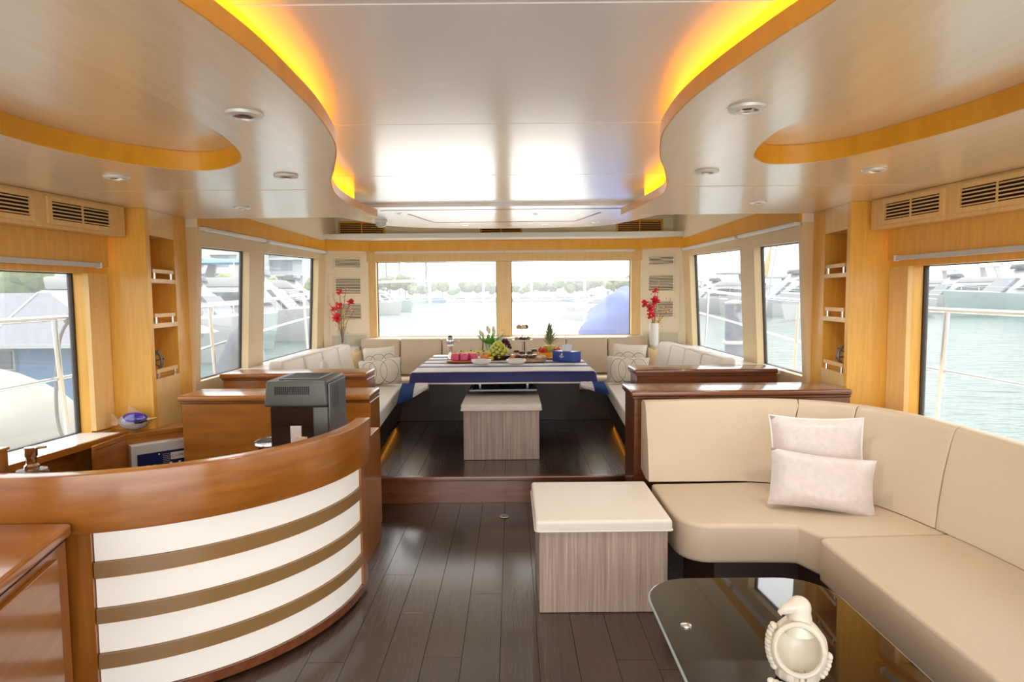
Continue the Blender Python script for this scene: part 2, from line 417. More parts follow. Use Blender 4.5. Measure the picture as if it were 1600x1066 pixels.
for s, side in SIDES:
    cv = [(s*q.x, q.y) for q in cr_path([(x, y, 0) for x, y in SCURVE[s]], 8)]
    eye = [(s*q.x, q.y) for q in cr_path([(x, y, 0) for x, y in EYE[s]], 7, closed=True)]
    outer = cv+[(s*2.75, 4.6), (s*2.75, AFT)]
    so_ = struct('ceiling', prism(B(), outer, ZS, ZT, eye), M_MAPLEH)
    bm = B()                                             # maple lip wrapped round the wave edge
    strip(bm, [(x-s*.000, y, ZS+.001) for x, y in cv], [(x-s*.006, y, ZS+.001) for x, y in cv], [(x-s*.006, y, ZT-.002) for x, y in cv], [(x, y, ZT-.002) for x, y in cv])
    obj('fascia', bm, M_MAPLEB, so_, smooth=True)
    ey2 = eye+[eye[0]]
    cxm = sum(q[0] for q in eye)/len(eye); cym = sum(q[1] for q in eye)/len(eye)
    inn = [(x+(cxm-x)*.008, y+(cym-y)*.008) for x, y in ey2]
    bm = strip(B(), [(x, y, ZS+.001) for x, y in ey2], [(x, y, ZS+.001) for x, y in inn], [(x, y, ZT+.029) for x, y in inn], [(x, y, ZT+.029) for x, y in ey2])
    obj('recess_edge', bm, M_MAPLEB, so_, smooth=True)
    big = [(cxm+(x-cxm)*1.12, cym+(y-cym)*1.05) for x, y in eye]
    obj('recess_panel', prism(B(), big, ZT+.03, ZT+.045), M_MAPLEH, so_)
    # hidden-strip cove light standing on the soffit behind the lip
    st = [(x+s*.05, y) for x, y in cv if y > AFT+.1 and y < 4.3]
    led = thing('cove_light', f'amber LED strip glowing in the wavy {side} ceiling cove', 'cove light', (st[0][0], st[0][1], ZT))
    bm = strip(B(), [(x, y, ZT+.001) for x, y in st], [(x+s*.01, y, ZT+.001) for x, y in st], [(x+s*.01, y, ZC-.004) for x, y in st], [(x, y, ZC-.004) for x, y in st])
    obj('light_strip', bm, M_LED, led)
    # the two joints of the soffit lining
    for n_, (yj) in enumerate((3.42,)):
        obj('joint', bx(min(s*1.0, s*2.2), max(s*1.0, s*2.2), yj, yj+.003, ZS-.0012, ZS+.002), M_MAPLEP, so_)
ce = sempty('ceiling')
ys = [AFT, -.4, .5, 1.572, 2.635, 3.735, 4.828]
for a, b_ in zip(ys, ys[1:]):
    obj('panel', bx(-1.3, 1.3, a+.0025, b_-.0025, ZC, ZC+.02), M_CEIL, ce, bevel=.002, seg=1)
obj('backing', bx(-2.75, 2.75, AFT, 4.83, ZC+.021, ZC+.06), M_GASK, ce)
# front ceiling panel with rounded nose
ZF = 2.17
nose = [(-1.36, 4.60), (1.36, 4.60)]+[(q.x, q.y) for q in cr_path([(1.34, 5.35, 0), (1.0, 6.18, 0), (.5, 6.35, 0), (0, 6.39, 0), (-.5, 6.33, 0), (-1.04, 6.1, 0), (-1.34, 5.42, 0)], 6)]
fp = struct('ceiling', prism(B(), [(x, max(y, 4.832)) for x, y in nose], ZF, ZF+.045), M_CEIL)
bm = B()
def flatline(bm, pts, w_, z):
    for a, b_ in zip(pts, pts[1:]):
        a = Vector((*a, 0)); b_ = Vector((*b_, 0)); dv = (b_-a).normalized(); nn = Vector((-dv.y, dv.x, 0))*w_/2
        hexa(bm, [(*(a-nn).xy, z-.002), (*(b_-nn).xy, z-.002), (*(b_+nn).xy, z-.002), (*(a+nn).xy, z-.002), (*(a-nn).xy, z+.001), (*(b_-nn).xy, z+.001), (*(b_+nn).xy, z+.001), (*(a+nn).xy, z+.001)])
obj('inlay_line', (lambda b: (flatline(b, [(-.93, 5.03), (-.89, 5.0), (.93, 5.0), (.97, 5.03)], .014, ZF), b)[1])(B()), M_RED, fp)
obj('inlay_line', (lambda b: (flatline(b, [(-.75, 5.24), (-.62, 5.83), (.66, 5.83), (.80, 5.24)], .02, ZF), b)[1])(B()), M_RED, fp)
# forward deckhead
struct('ceiling', bx(-2.4, 2.4, 4.6, 7.7, 2.42, 2.46), M_CREAMW)
struct('wall_back', bx(-2.4, 2.4, 4.605, 4.63, ZC+.02, 2.42), M_CREAMW)

# downlights
DL = [(-.741, 2.02, .052, 'large silver downlight nearest the camera on the left soffit'), (-.963, 3.02, .05, 'silver downlight at the waist of the left soffit wave'),
      (-1.6, 4.05, .045, 'smallest silver downlight near the front edge of the left soffit'), (-1.748, 3.016, .05, 'silver downlight above the left wall vents'),
      (.805, 2.0, .052, 'large silver downlight nearest the camera on the right soffit'), (.985, 3.0, .05, 'silver downlight at the waist of the right soffit wave'),
      (1.608, 4.0, .045, 'smallest silver downlight near the front edge of the right soffit'), (1.758, 3.0, .05, 'silver downlight above the right wall vents')]
for x, y, r, lab in DL:
    t = thing('downlight', lab, 'downlight', (x, y, ZS), group='recessed soffit downlights')
    obj('ring', lathe(B(), [(r*.62, .0), (r*.66, -.012), (r*1.05, -.009), (r*1.12, -.001), (r*1.1, 0)], (x, y, ZS), 28), M_SILV, t, smooth=True)
    obj('reflector', lathe(B(), [(0, -.001), (r*.35, -.001), (r*.62, -.008), (r*.66, -.002)], (x, y, ZS), 24), M_STEEL, t, smooth=True)
    obj('bulb', lathe(B(), [(0, -.006), (r*.3, -.005), (r*.33, -.001)], (x, y, ZS), 16), M_GASK, t, smooth=True)
    ld = bpy.data.lights.new('downlight_lamp', 'SPOT'); ld.energy = LAMP; ld.color = (1, .94, .84); ld.spot_size = R_(130); ld.spot_blend = .8; ld.shadow_soft_size = .03
    lo_ = bpy.data.objects.new('downlight_lamp', ld); COL.objects.link(lo_); lo_.parent = t; lo_.location = (0, 0, -.02)
for i, (x, y, lab) in enumerate([(-.82, 5.2, 'tiny spotlight left of the hexagonal ceiling inlay'), (.86, 5.95, 'tiny spotlight right of the hexagonal ceiling inlay, toward the windscreen'), (-.35, 6.1, 'tiny spotlight ahead of the hexagonal ceiling inlay, left of centre'), (.4, 6.1, 'tiny spotlight ahead of the hexagonal ceiling inlay, right of centre'), (.28, 5.3, 'tiny spotlight inside the hexagonal ceiling inlay')]):
    t = thing('spotlight', lab, 'spotlight', (x, y, ZF))
    obj('ring', lathe(B(), [(.018, 0), (.02, -.005), (.032, -.003), (.034, 0)], (x, y, ZF), 18), M_STEEL, t, smooth=True)
    obj('lens', lathe(B(), [(0, -.002), (.018, -.002), (.018, 0)], (x, y, ZF), 14), M_GREYP, t)
sd = thing('smoke_detector', 'white round smoke detector under the front ceiling panel at left', 'detector', (-1.05, 5.62, ZF))
obj('base', lathe(B(), [(0, 0), (.055, 0), (.055, -.02), (0, -.02)], (-1.05, 5.62, ZF), 24), M_WHITEP, sd, smooth=True)
obj('sensor', lathe(B(), [(.045, -.02), (.042, -.05), (.02, -.062), (0, -.062)], (-1.05, 5.62, ZF), 24), M_GREYP, sd, smooth=True)

# ------------------------------------------------------------------ forward side walls
def fore(s):
    return lambda y, z, dd: (s*(2.17-.06*(y-4.4)+.05*(1.9-z)+dd), y, z)
def slab(bm, f, y0, y1, za, zb, d0, d1):
    """za, zb: functions of y (or numbers)"""
    A = za if callable(za) else (lambda y: za); Bz = zb if callable(zb) else (lambda y: zb)
    return hexa(bm, [f(y0, A(y0), d0), f(y1, A(y1), d0), f(y1, A(y1), d1), f(y0, A(y0), d1), f(y0, Bz(y0), d0), f(y1, Bz(y1), d0), f(y1, Bz(y1), d1), f(y0, Bz(y0), d1)])
zb_ = lambda y: .89+.02*(y-4.4)
zt_ = lambda y: 1.872+.022*(y-4.4)
wn = [0]
def window(name_n, quads, mat=None, gask=.006):
    """quads: four corner points of the pane (bottom-a, bottom-b, top-b, top-a) and the outward normal offset"""
    w_ = sempty(f'window_{name_n}')
    a, b_, c, d_, nrm = [Vector(q) for q in quads]
    nrm = nrm.normalized()*.008
    obj('pane', hexa(B(), [a, b_, b_+nrm, a+nrm, d_, c, c+nrm, d_+nrm]), mat or M_PANE, w_)
    bm = B(); e = -nrm*1.5
    ctr = (a+b_+c+d_)/4
    def inn(q): 
        v = ctr-q; return q+v.normalized()*gask*1.4
    for p, q in ((a, b_), (b_, c), (c, d_), (d_, a)):
        hexa(bm, [p+e, q+e, inn(q)+e, inn(p)+e, p+nrm*2, q+nrm*2, inn(q)+nrm*2, inn(p)+nrm*2])
    obj('gasket', bm, M_GASK, w_)
    return w_
for s, side in SIDES:
    f = fore(s)
    wl = struct(f'wall_{side}', slab(B(), f, 4.6, 7.25, 0, zb_, .0, .085), M_BEIGE)
    bm = B()
    for (y0, y1) in ((4.6, 4.66), (5.4, 5.68), (7.0, 7.25)): slab(bm, f, y0, y1, zb_, zt_, 0, .085)
    slab(bm, f, 4.6, 7.25, zt_, 2.01, 0, .085)
    obj('window_surround', bm, M_BEIGE, wl)
    obj('upper_lining', slab(B(), f, 4.6, 7.6, 2.01, 2.42, .0, .14), M_CREAMW, wl)
    obj('maple_band', slab(B(), f, 4.6, 7.22, lambda y: 2.02, lambda y: 2.17-.02*(y-4.6), -.02, .0), M_MAPLEB, wl)
    k = 1 if s < 0 else 4
    for i, (y0, y1) in enumerate(((4.66, 5.4), (5.68, 7.0))):
        window(k+i, (f(y0, zb_(y0), .07), f(y1, zb_(y1), .07), f(y1, zt_(y1), .07), f(y0, zt_(y0), .07), (s, 0, 0)))
        bl = thing('blind_cassette', f'white roller blind cassette over the {side} '+('window next to the shelf column' if i == 0 else 'window next to the flower corner'), 'blind', f(y0, 1.98, 0))
        yy0, yy1 = (4.62, 5.62) if i == 0 else (5.68, 7.1)
        obj('cassette', slab(B(), f, yy0, yy1, 1.985, 2.015, -.045, -.001), M_WHITEP, bl, bevel=.008)
        obj('end_cap', slab(B(), f, yy1, yy1+.012, 1.98, 2.018, -.048, -.001), M_GREYP, bl)
    # sill board and ledge behind the bench backs
    obj('ledge', slab(B(), f, 5.0, 7.2, lambda y: zb_(y)-.03, lambda y: zb_(y)+.002, -.24, .075), M_WHITEP, wl)

# ------------------------------------------------------------------ front wall
wf = struct('wall_front', bx(-2.3, 2.3, 7.5, 7.64, 0, 1.037), M_BEIGE)
for (x0, x1) in ((-1.62, -1.495), (-.095, .078), (1.475, 1.62)):
    obj('mullion' if x0 == -.095 else 'jamb', bx(x0, x1, 7.48, 7.575, 1.037, 1.91), M_MAPLEP, wf, bevel=.006)
obj('header', bx(-1.62, 1.62, 7.47, 7.575, 1.91, 2.03), M_MAPLEP, wf)
obj('upper_lining', bx(-2.3, 2.3, 7.5, 7.64, 2.03, 2.42), M_CREAMW, wf)
band = [(-2.02, 7.16), (-1.56, 7.42), (1.56, 7.42), (2.02, 7.16), (2.05, 7.2), (1.57, 7.46), (-1.57, 7.46), (-2.05, 7.2)]
obj('maple_band', prism(B(), band, 2.03, 2.145), M_MAPLEB, wf)
obj('shelf_edge', bx(-2.0, 2.0, 7.14, 7.5, 2.147, 2.205), M_WHITEP, wf, bevel=.01)
obj('sill', bx(-1.62, 1.62, 7.36, 7.5, 1.0, 1.03), M_WHITEP, wf)
for i, (x0, x1) in enumerate(((-1.495, -.095), (.078, 1.475))):
    window(7+i, ((x0, 7.56, 1.037), (x1, 7.56, 1.037), (x1, 7.56, 1.91), (x0, 7.56, 1.91), (0, 1, 0)))
obj('blind_rail', bx(-1.5, 0, 7.44, 7.475, 2.005, 2.03), M_WHITEP, wf); obj('blind_rail', bx(.01, 1.5, 7.44, 7.475, 2.005, 2.03), M_WHITEP, wf)

def vent(label, o, u, v, n, W, Hh, nsl, mat, fr=.022, mid=True, group=None, back=True, slat_h=None):
    """louvred grille: o lower-left corner, u along, v up, n out of the wall"""
    o, u, v, n = Vector(o), Vector(u).normalized(), Vector(v).normalized(), Vector(n).normalized()
    t = thing('vent_grille', label, 'vent', o, group=group)
    def bar(x0, x1, z0, z1, d0, d1):
        return hexa(B(), [o+u*x0+v*z0+n*d0, o+u*x1+v*z0+n*d0, o+u*x1+v*z0+n*d1, o+u*x0+v*z0+n*d1, o+u*x0+v*z1+n*d0, o+u*x1+v*z1+n*d0, o+u*x1+v*z1+n*d1, o+u*x0+v*z1+n*d1])
    obj('backing', bar(fr*.5, W-fr*.5, fr*.5, Hh-fr*.5, .001, .003), M_DARK, t)
    for a in ((0, W, 0, fr), (0, W, Hh-fr, Hh), (0, fr, fr, Hh-fr), (W-fr, W, fr, Hh-fr)):
        obj('frame', bar(a[0], a[1], a[2], a[3], 0.001, .016), mat, t)
    ih = Hh-2*fr
    sh = slat_h or .36
    for i in range(nsl):
        z = fr+ih*(i+1-sh/2)/(nsl+1-sh)*1.0
        z = fr+ih*((i+.5)/nsl)
        obj('slat', bar(fr, W-fr, z-ih/nsl*sh/2, z+ih/nsl*sh/2, .004, .012), mat, t)
    if mid: obj('divider', bar(W/2-.006, W/2+.006, fr, Hh-fr, .012, .015), mat, t)
    return t
for lab, x0, x1 in (('maple louvred vent above the windscreen at left', -1.92, -1.38), ('maple louvred vent above the windscreen at the centre mullion', -.28, .21), ('maple louvred vent above the windscreen at right', 1.30, 1.84)):
    vent(lab, (x0, 7.499, 2.215), (1, 0, 0), (0, 0, 1), (0, -1, 0), x1-x0, .165, 6, M_MAPLEB, fr=.02, group='windscreen vents')
# corner panels with three grilles each
for s, side in SIDES:
    a, b_ = Vector((s*1.55, 7.50, 0)), Vector((s*2.04, 7.20, 0))
    nrm = Vector((-s*.52, -.85, 0)).normalized()
    if s < 0: p0, p1 = b_, a
    else: p0, p1 = a, b_
    u = (p1-p0).normalized(); L_ = (p1-p0).length
    cp = struct('wall_front', hexa(B(), [p0+Vector((0, 0, .9)), p1+Vector((0, 0, .9)), p1-nrm*.04+Vector((0, 0, .9)), p0-nrm*.04+Vector((0, 0, .9)), p0+Vector((0, 0, 2.03)), p1+Vector((0, 0, 2.03)), p1-nrm*.04+Vector((0, 0, 2.03)), p0-nrm*.04+Vector((0, 0, 2.03))]), M_CREAMW)
    q = p0+u*.07
    obj('door_panel', hexa(B(), [q+nrm*.001+Vector((0, 0, 1.08)), q+u*(L_-.14)+nrm*.001+Vector((0, 0, 1.08)), q+u*(L_-.14)+nrm*.008+Vector((0, 0, 1.08)), q+nrm*.008+Vector((0, 0, 1.08)),
                                 q+nrm*.001+Vector((0, 0, 1.765)), q+u*(L_-.14)+nrm*.001+Vector((0, 0, 1.765)), q+u*(L_-.14)+nrm*.008+Vector((0, 0, 1.765)), q+nrm*.008+Vector((0, 0, 1.765))]), M_CREAMW, cp, bevel=.003)
    vw = .31; st = p0+u*((L_-vw)/2)
    for z0, hh, nm in ((1.835, .115, 'top'), (1.535, .20, 'middle'), (1.24, .20, 'bottom')):
        vent(f'cream slotted vent, {nm} of three on the {side} corner panel behind the flowers', st+nrm*.008+Vector((0, 0, z0)), u, (0, 0, 1), nrm, vw, hh, 6 if hh < .15 else 10, M_CREAMW, fr=.012, mid=False, group='corner panel vents', slat_h=.5)
    # corner ledge the vase stands on
    struct('trim_3' if s < 0 else 'trim_4', prism(B(), [(s*x, y) for x, y in ((1.64, 6.94), (2.02, 6.94), (2.04, 7.19), (1.55, 7.49), (1.50, 7.36), (1.64, 7.36))], .90, .945), M_WHITEP)
    tag(obj('acrylic_wedge', prism(B(), [(s*x, y) for x, y in ((1.60, 7.40), (1.94, 7.20), (1.955, 7.215), (1.615, 7.415))], .945, 1.07), M_CLEAR), f'clear acrylic board leaning behind the {side} flower vase', 'panel')

# ------------------------------------------------------------------ shelf columns
for s, side in SIDES:
    t = thing('shelf_column', f'maple column with three open niches on the {side} wall', 'shelf', (s*2.33, 4.3, .1))
    def cb(x0, x1, y0, y1, z0, z1): return bx(min(s*x0, s*x1), max(s*x0, s*x1), y0, y1, z0, z1)
    obj('aft_panel', cb(2.20, 2.52, 4.03, 4.072, .1, 2.069), M_MAPLE, t)
    obj('forward_panel', cb(2.235, 2.46, 4.43, 4.598, .1, 2.069), M_MAPLE, t)
    obj('back_panel', cb(2.43, 2.46, 4.072, 4.43, .1, 2.069), M_MAPLE, t)
    for nm, z0, z1 in (('plinth', .1, .985), ('shelf', 1.315, 1.345), ('shelf', 1.605, 1.632), ('top_panel', 1.905, 2.069)):
        p_ = obj(nm, hexa(B(), [(s*2.20, 4.072, z0), (s*2.235, 4.43, z0), (s*2.43, 4.43, z0), (s*2.43, 4.072, z0), (s*2.20, 4.072, z1), (s*2.235, 4.43, z1), (s*2.43, 4.43, z1), (s*2.43, 4.072, z1)]), M_MAPLEP, t)
        if nm != 'top_panel':
            obj('fiddle_rail', hexa(B(), [(s*2.205, 4.10, z1+.038), (s*2.235, 4.41, z1+.038), (s*2.25, 4.41, z1+.038), (s*2.22, 4.10, z1+.038), (s*2.205, 4.10, z1+.062), (s*2.235, 4.41, z1+.062), (s*2.25, 4.41, z1+.062), (s*2.22, 4.10, z1+.062)]), M_MAPLEP, p_)
            for yq, xq in ((4.13, 2.215), (4.375, 2.239)):
                obj('rail_post', lathe(B(), [(.008, 0), (.008, .038)], (s*xq, yq, z1), 10), M_CHROME, p_, smooth=True)
# ship's wheels standing in the lowest niches
for s, side in SIDES:
    c = Vector((s*2.31, 4.22, .985+.105))
    t = thing('ship_wheel', 'small blue-grey ornamental ship wheel in the lowest '+side+' niche', 'ornament', (c.x, c.y, .985))
    ring = [c+Vector((math.cos(a), 0, math.sin(a)))*.072 for a in [2*PI*i/28 for i in range(28)]]
    obj('rim', tube(B(), ring, .010, 8, closed=True), M_DGREY2, t, smooth=True)
    hb_ = tube(B(), [c+Vector((0, -.022, 0)), c+Vector((0, .022, 0))], .03, 18); obj('hub', hb_, M_BRONZE, t, smooth=True)
    for i in range(8):
        a = 2*PI*i/8+.2; dv = Vector((math.cos(a), 0, math.sin(a)))
        obj('spoke', tube(B(), [c+dv*.025, c+dv*.072, c+dv*.082, c+dv*.094], [.005, .005, .008, .004], 6), M_DGREY2, t, smooth=True)
    obj('foot', bx(c.x-.04, c.x+.04, c.y-.03, c.y+.03, .9855, 1.003), M_DGREY2, t, bevel=.004)

# ------------------------------------------------------------------ aft side walls (beside the camera)
def aft(s):
    return lambda y, z, dd: (s*(2.30+.13*(4.0-y)+dd), y, z)
WY = ((1.35, 3.87), (-.9, 1.05))
for s, side in SIDES:
    f = aft(s)
    wl = struct(f'wall_{side}', slab(B(), f, AFT, 4.02, 0, .685, .16, .27), M_MAPLE)
    bm = B()
    for (y0, y1) in ((AFT, -.9), (1.05, 1.35), (3.87, 4.02)): slab(bm, f, y0, y1, .685, 1.66, .18, .27)
    slab(bm, f, AFT, 4.02, 1.66, 1.705, .15, .27)
    obj('window_surround', bm, M_MAPLE, wl)
    obj('window_lip', slab(B(), f, 3.87, 4.025, .70, 1.66, .15, .18), M_MAPLEP, wl)
    obj('valance', slab(B(), f, AFT, 3.96, 1.70, 1.885, .09, .27), M_MAPLE, wl)
    obj('duct_box', slab(B(), f, AFT, 3.99, 1.885, 2.069, .0, .27), M_MAPLEP, wl, bevel=.004)
    obj('sill_board', slab(B(), f, AFT, 3.87, .66, .69, .0, .25), M_WHITEP if s < 0 else M_MAPLE, wl)
    obj('sill_edge', slab(B(), f, AFT, 3.9, .655, .692, -.02, .0), M_CHERRY, wl)
    for i, (y0, y1) in enumerate(WY):
        window((3 if s < 0 else 6)+(6 if i else 0), (f(y0, .69, .255), f(y1, .69, .255), f(y1, 1.66, .255), f(y0, 1.66, .255), (s, 0, 0)), gask=.009)
    bl = thing('blind_cassette', f'long grey-white blind rail over the {side} window nearest the camera', 'blind', f(3.9, 1.69, .09))
    obj('cassette', slab(B(), f, 1.2, 3.86, 1.693, 1.722, .065, .0895), M_GREYP, bl, bevel=.004)
    obj('end_cap', slab(B(), f, 3.862, 3.872, 1.69, 1.725, .062, .0895), M_WHITEP, bl)
    n = Vector((-s, -.13*1, 0)).normalized(); u = Vector(f(0, 0, 0))-Vector(f(1, 0, 0)) if s > 0 else Vector(f(1, 0, 0))-Vector(f(0, 0, 0))
    u.normalize()
    for i, (ya, yb, nm) in enumerate(((3.42, 3.88, 'beside the shelf column'), (2.86, 3.34, 'second from the shelf column'), (2.2, 2.7, 'third from the shelf column'))):
        y_start = yb if s > 0 else ya
        vent(f'maple louvred wall vent on the {side} duct box, {nm}', Vector(f(y_start, 1.905, 0)), u, (0, 0, 1), n, (yb-ya)*1.008, .148, 5, M_MAPLEP, fr=.026, group='duct box vents')
# aft bulkhead with its wide open doorway behind the camera
bm = B(); box(bm, -3.2, -2.5, AFT-.1, AFT, 0, 2.2); wb = struct('wall_back', bm, M_MAPLE)
obj('wing', bx(2.5, 3.2, AFT-.1, AFT, 0, 2.2), M_MAPLE, wb); obj('lintel', bx(-2.5, 2.5, AFT-.1, AFT, 2.06, 2.2), M_MAPLE, wb)

# ------------------------------------------------------------------ half-height bulkheads between saloon and dinette
def bulkhead(label, x0, x1, y0, y1, z0, z1, mat, capmat):
    t = thing('bulkhead', label, 'divider', ((x0+x1)/2, (y0+y1)/2, z0))
    obj('body', bx(x0, x1, y0, y1, z0, z1-.05), mat, t, bevel=.004, seg=1)
    obj('bead', bx(x0-.008, x1+.0, y0-.008, y1+.008, z1-.05, z1-.038), M_MAHOG, t, bevel=.004)
    obj('cap', bx(x0-.02, x1, y0-.02, y1+.02, z1-.037, z1), capmat, t, bevel=.012, seg=3, smooth=True)
    return t
bulkhead('low mahogany bulkhead with moulded cap behind the corner sofa', .84, 2.19, 3.96, 4.28, .0, .905, M_MAHOG, M_MAHOG)
bulkhead('mahogany bench end on the right seat, behind the sofa bulkhead', 1.0, 2.03, 4.68, 4.95, .628, .955, M_MAHOG, M_MAHOG)
bulkhead('low cherry bulkhead with moulded cap behind the coffee machine', -1.965, -.80, 3.92, 4.20, .0, .905, M_CHERRY, M_CHERRY)
bulkhead('cherry bench end on the left seat, behind the bar bulkhead', -2.03, -.98, 4.64, 4.90, .628, .955, M_CHERRY, M_CHERRY)

# ------------------------------------------------------------------ dinette bench (U shape)
bn = thing('dinette_bench', 'U-shaped cream dinette bench under the windscreen', 'bench', (0, 6.9, ZU))
for s, side in SIDES:
    seat = [(s*.90, 4.36), (s*1.03, 6.50), (s*1.10, 6.68), (s*1.66, 6.68), (s*1.70, 4.36)]
    obj('seat_cushion', prism(B(), seat, .505, .626), M_LEATHW, bn, bevel=.022, seg=3, smooth=True)
    base = [(s*.93, 4.34), (s*1.06, 6.5), (s*1.13, 6.66), (s*1.86, 6.66), (s*1.9, 4.34)]
    obj('base', prism(B(), base, ZU+.10, .504), M_DARKW, bn)
    kick = [(s*1.0, 4.64), (s*1.13, 6.5), (s*1.2, 6.66), (s*1.86, 6.66), (s*1.9, 4.64)]
    obj('toe_kick', prism(B(), kick, ZU+.001, ZU+.099), M_DARKW, bn)
    ed = [.0, .47, .94, 1.41, 1.87]
    for a, b_ in zip(ed, ed[1:]):
        def q(y, o_): return (s*(1.705-.035*(y)+o_), 5.03+y)
        bm = hexa(B(), [(*q(a+.004, -.04), .627), (*q(b_-.004, -.04), .627), (*q(b_-.004, .15), .627), (*q(a+.004, .15), .627), (*q(a+.004, .03), 1.0), (*q(b_-.004, .03), 1.0), (*q(b_-.004, .15), 1.0), (*q(a+.004, .15), 1.0)])
        obj('back_cushion', bm, M_LEATHW, bn, bevel=.03, seg=3, smooth=True)
    ks = [(s*.992, 4.66), (s*1.122, 6.5), (s*1.19, 6.655)]
    lt = thing('floor_led', f'amber LED strip under the {side} side of the dinette bench', 'strip light', (s*1.0, 4.66, ZU))
    obj('light_strip', strip(B(), [(x-s*.001, y, ZU+.055) for x, y in ks], [(x-s*.008, y, ZU+.055) for x, y in ks], [(x-s*.008, y, ZU+.075) for x, y in ks], [(x-s*.001, y, ZU+.075) for x, y in ks]), M_LEDO, lt)
obj('seat_cushion', prism(B(), [(-1.66, 6.69), (1.66, 6.69), (1.66, 7.12), (-1.66, 7.12)], .505, .626), M_LEATH, bn, bevel=.022, seg=3, smooth=True)
obj('base', bx(-1.9, 1.9, 6.67, 7.34, ZU+.002, .504), M_DARKW, bn)
ed = [-1.63, -1.18, -.71, -.25, .22, .69, 1.16, 1.62]
for a, b_ in zip(ed, ed[1:]):
    bm = hexa(B(), [(a+.004, 7.13, .627), (b_-.004, 7.13, .627), (b_-.004, 7.34, .627), (a+.004, 7.34, .627), (a+.004, 7.20, 1.035), (b_-.004, 7.20, 1.035), (b_-.004, 7.34, 1.035), (a+.004, 7.34, 1.035)])
    obj('back_cushion', bm, M_LEATH, bn, bevel=.028, seg=3, smooth=True)

# ------------------------------------------------------------------ pillows
def pillow_bm(w_, h_, t_, n=14, sag=.0):
    bm = B(); G = {}
    for sd_ in (1, -1):
        for i in range(n+1):
            for j in range(n+1):
                u, v = -1+2*i/n, -1+2*j/n
                if sd_ < 0 and (i in (0, n) or j in (0, n)): G[sd_, i, j] = G[1, i, j]; continue
                th = t_/2*((1-u**4)*(1-v**4))**.55
                th *= 1+.10*math.sin(5*u+3*v)*math.cos(4*v)
                x = u*w_/2*(1-.07*(1-v*v)*(abs(u)**3)); z = h_/2+v*h_/2*(1-.08*(1-u*u)*(abs(v)**3))
                G[sd_, i, j] = bm.verts.new((x, -sd_*th, z))
        for i in range(n):
            for j in range(n):
                bm.faces.new((G[sd_, i, j], G[sd_, i+1, j], G[sd_, i+1, j+1], G[sd_, i, j+1]))
    return bm
def pillow(label, w_, h_, t_, mat, loc, rot, piping=None, group=None):
    o = obj('throw_pillow', pillow_bm(w_, h_, t_), mat, smooth=True)
    tag(o, label, 'pillow', group); o.location = loc; o.rotation_euler = rot
    if piping:
        pts = []
        for k in range(40):
            a = k/40*4; e = int(a); f_ = -1+2*(a-e)
            u, v = ((f_, -1), (1, f_), (-f_, 1), (-1, -f_))[e]
            pts.append((u*w_/2*(1-.07*(1-v*v)*(abs(u)**3))*1.008, 0, h_/2+v*h_/2*(1-.08*(1-u*u)*(abs(v)**3))*1.008))
        obj('piping', tube(B(), pts, .005, 6, closed=True), piping, o, local=True, smooth=True)
    return o
R_ = math.radians
pillow('cream pillow with looped ring embroidery standing on the left dinette seat', .43, .28, .13, M_RING, (-1.22, 6.28, .625), (R_(-20), R_(-5), R_(4)))
pillow('cream pillow half hidden behind the ring pillow on the left seat', .34, .34, .11, M_RING, (-1.31, 6.72, .645), (R_(-12), R_(-3), R_(12)))
pillow('cream pillow with looped ring embroidery standing on the right dinette seat', .43, .28, .13, M_RING, (1.22, 6.28, .625), (R_(-20), R_(3), R_(-4)))
pillow('cream pillow half hidden behind the ring pillow on the right seat', .36, .35, .11, M_RING, (1.30, 6.70, .645), (R_(-12), R_(3), R_(-12)))
pillow('white pillow on its corner against the left bench back', .30, .30, .10, M_LINEN, (-1.50, 5.42, .66), (R_(-14), R_(40), R_(80)))
pillow('flat white pillow lying on the right bench end', .36, .26, .10, M_LINEN, (1.44, 5.34, .66), (R_(-16), R_(-8), R_(-75)))

# ------------------------------------------------------------------ dinette table, cloth
TZ = .848
tb = thing('dinette_table', 'dark pedestal dinette table under the striped cloth', 'table', (0, 6.3, ZU))
obj('table_top', bx(-.78, .78, 5.52, 7.10, TZ-.04, TZ), M_DARKW, tb, bevel=.006)
for y in (6.15, 6.65): obj('pedestal', lathe(B(), [(.14, 0), (.14, .02), (.05, .06), (.045, TZ-.04-ZU)], (0, y, ZU+.001), 18), M_DARKW, tb, smooth=True)
obj('shade_board', bx(-.74, .74, 6.25, 6.30, .42, TZ-.041), M_DARKW, tb)  # added dark board, stands in for the shade under the table
tr = obj('pull_out_tray', bx(-.275, .275, 5.47, 5.98, .688, .70), M_BLACKG, tb)
for a in ((-.29, -.272, 5.455, 5.99), (.272, .29, 5.455, 5.99), (-.29, .29, 5.45, 5.47), (-.29, .29, 5.975, 5.995)):
    obj('tray_frame', bx(*a, .686, .703), M_DGREY2, tr, bevel=.003)
for x in (-.22, .22): obj('tray_hanger', bx(x-.01, x+.01, 5.9, 5.95, .70, TZ-.04), M_STEEL, tb)
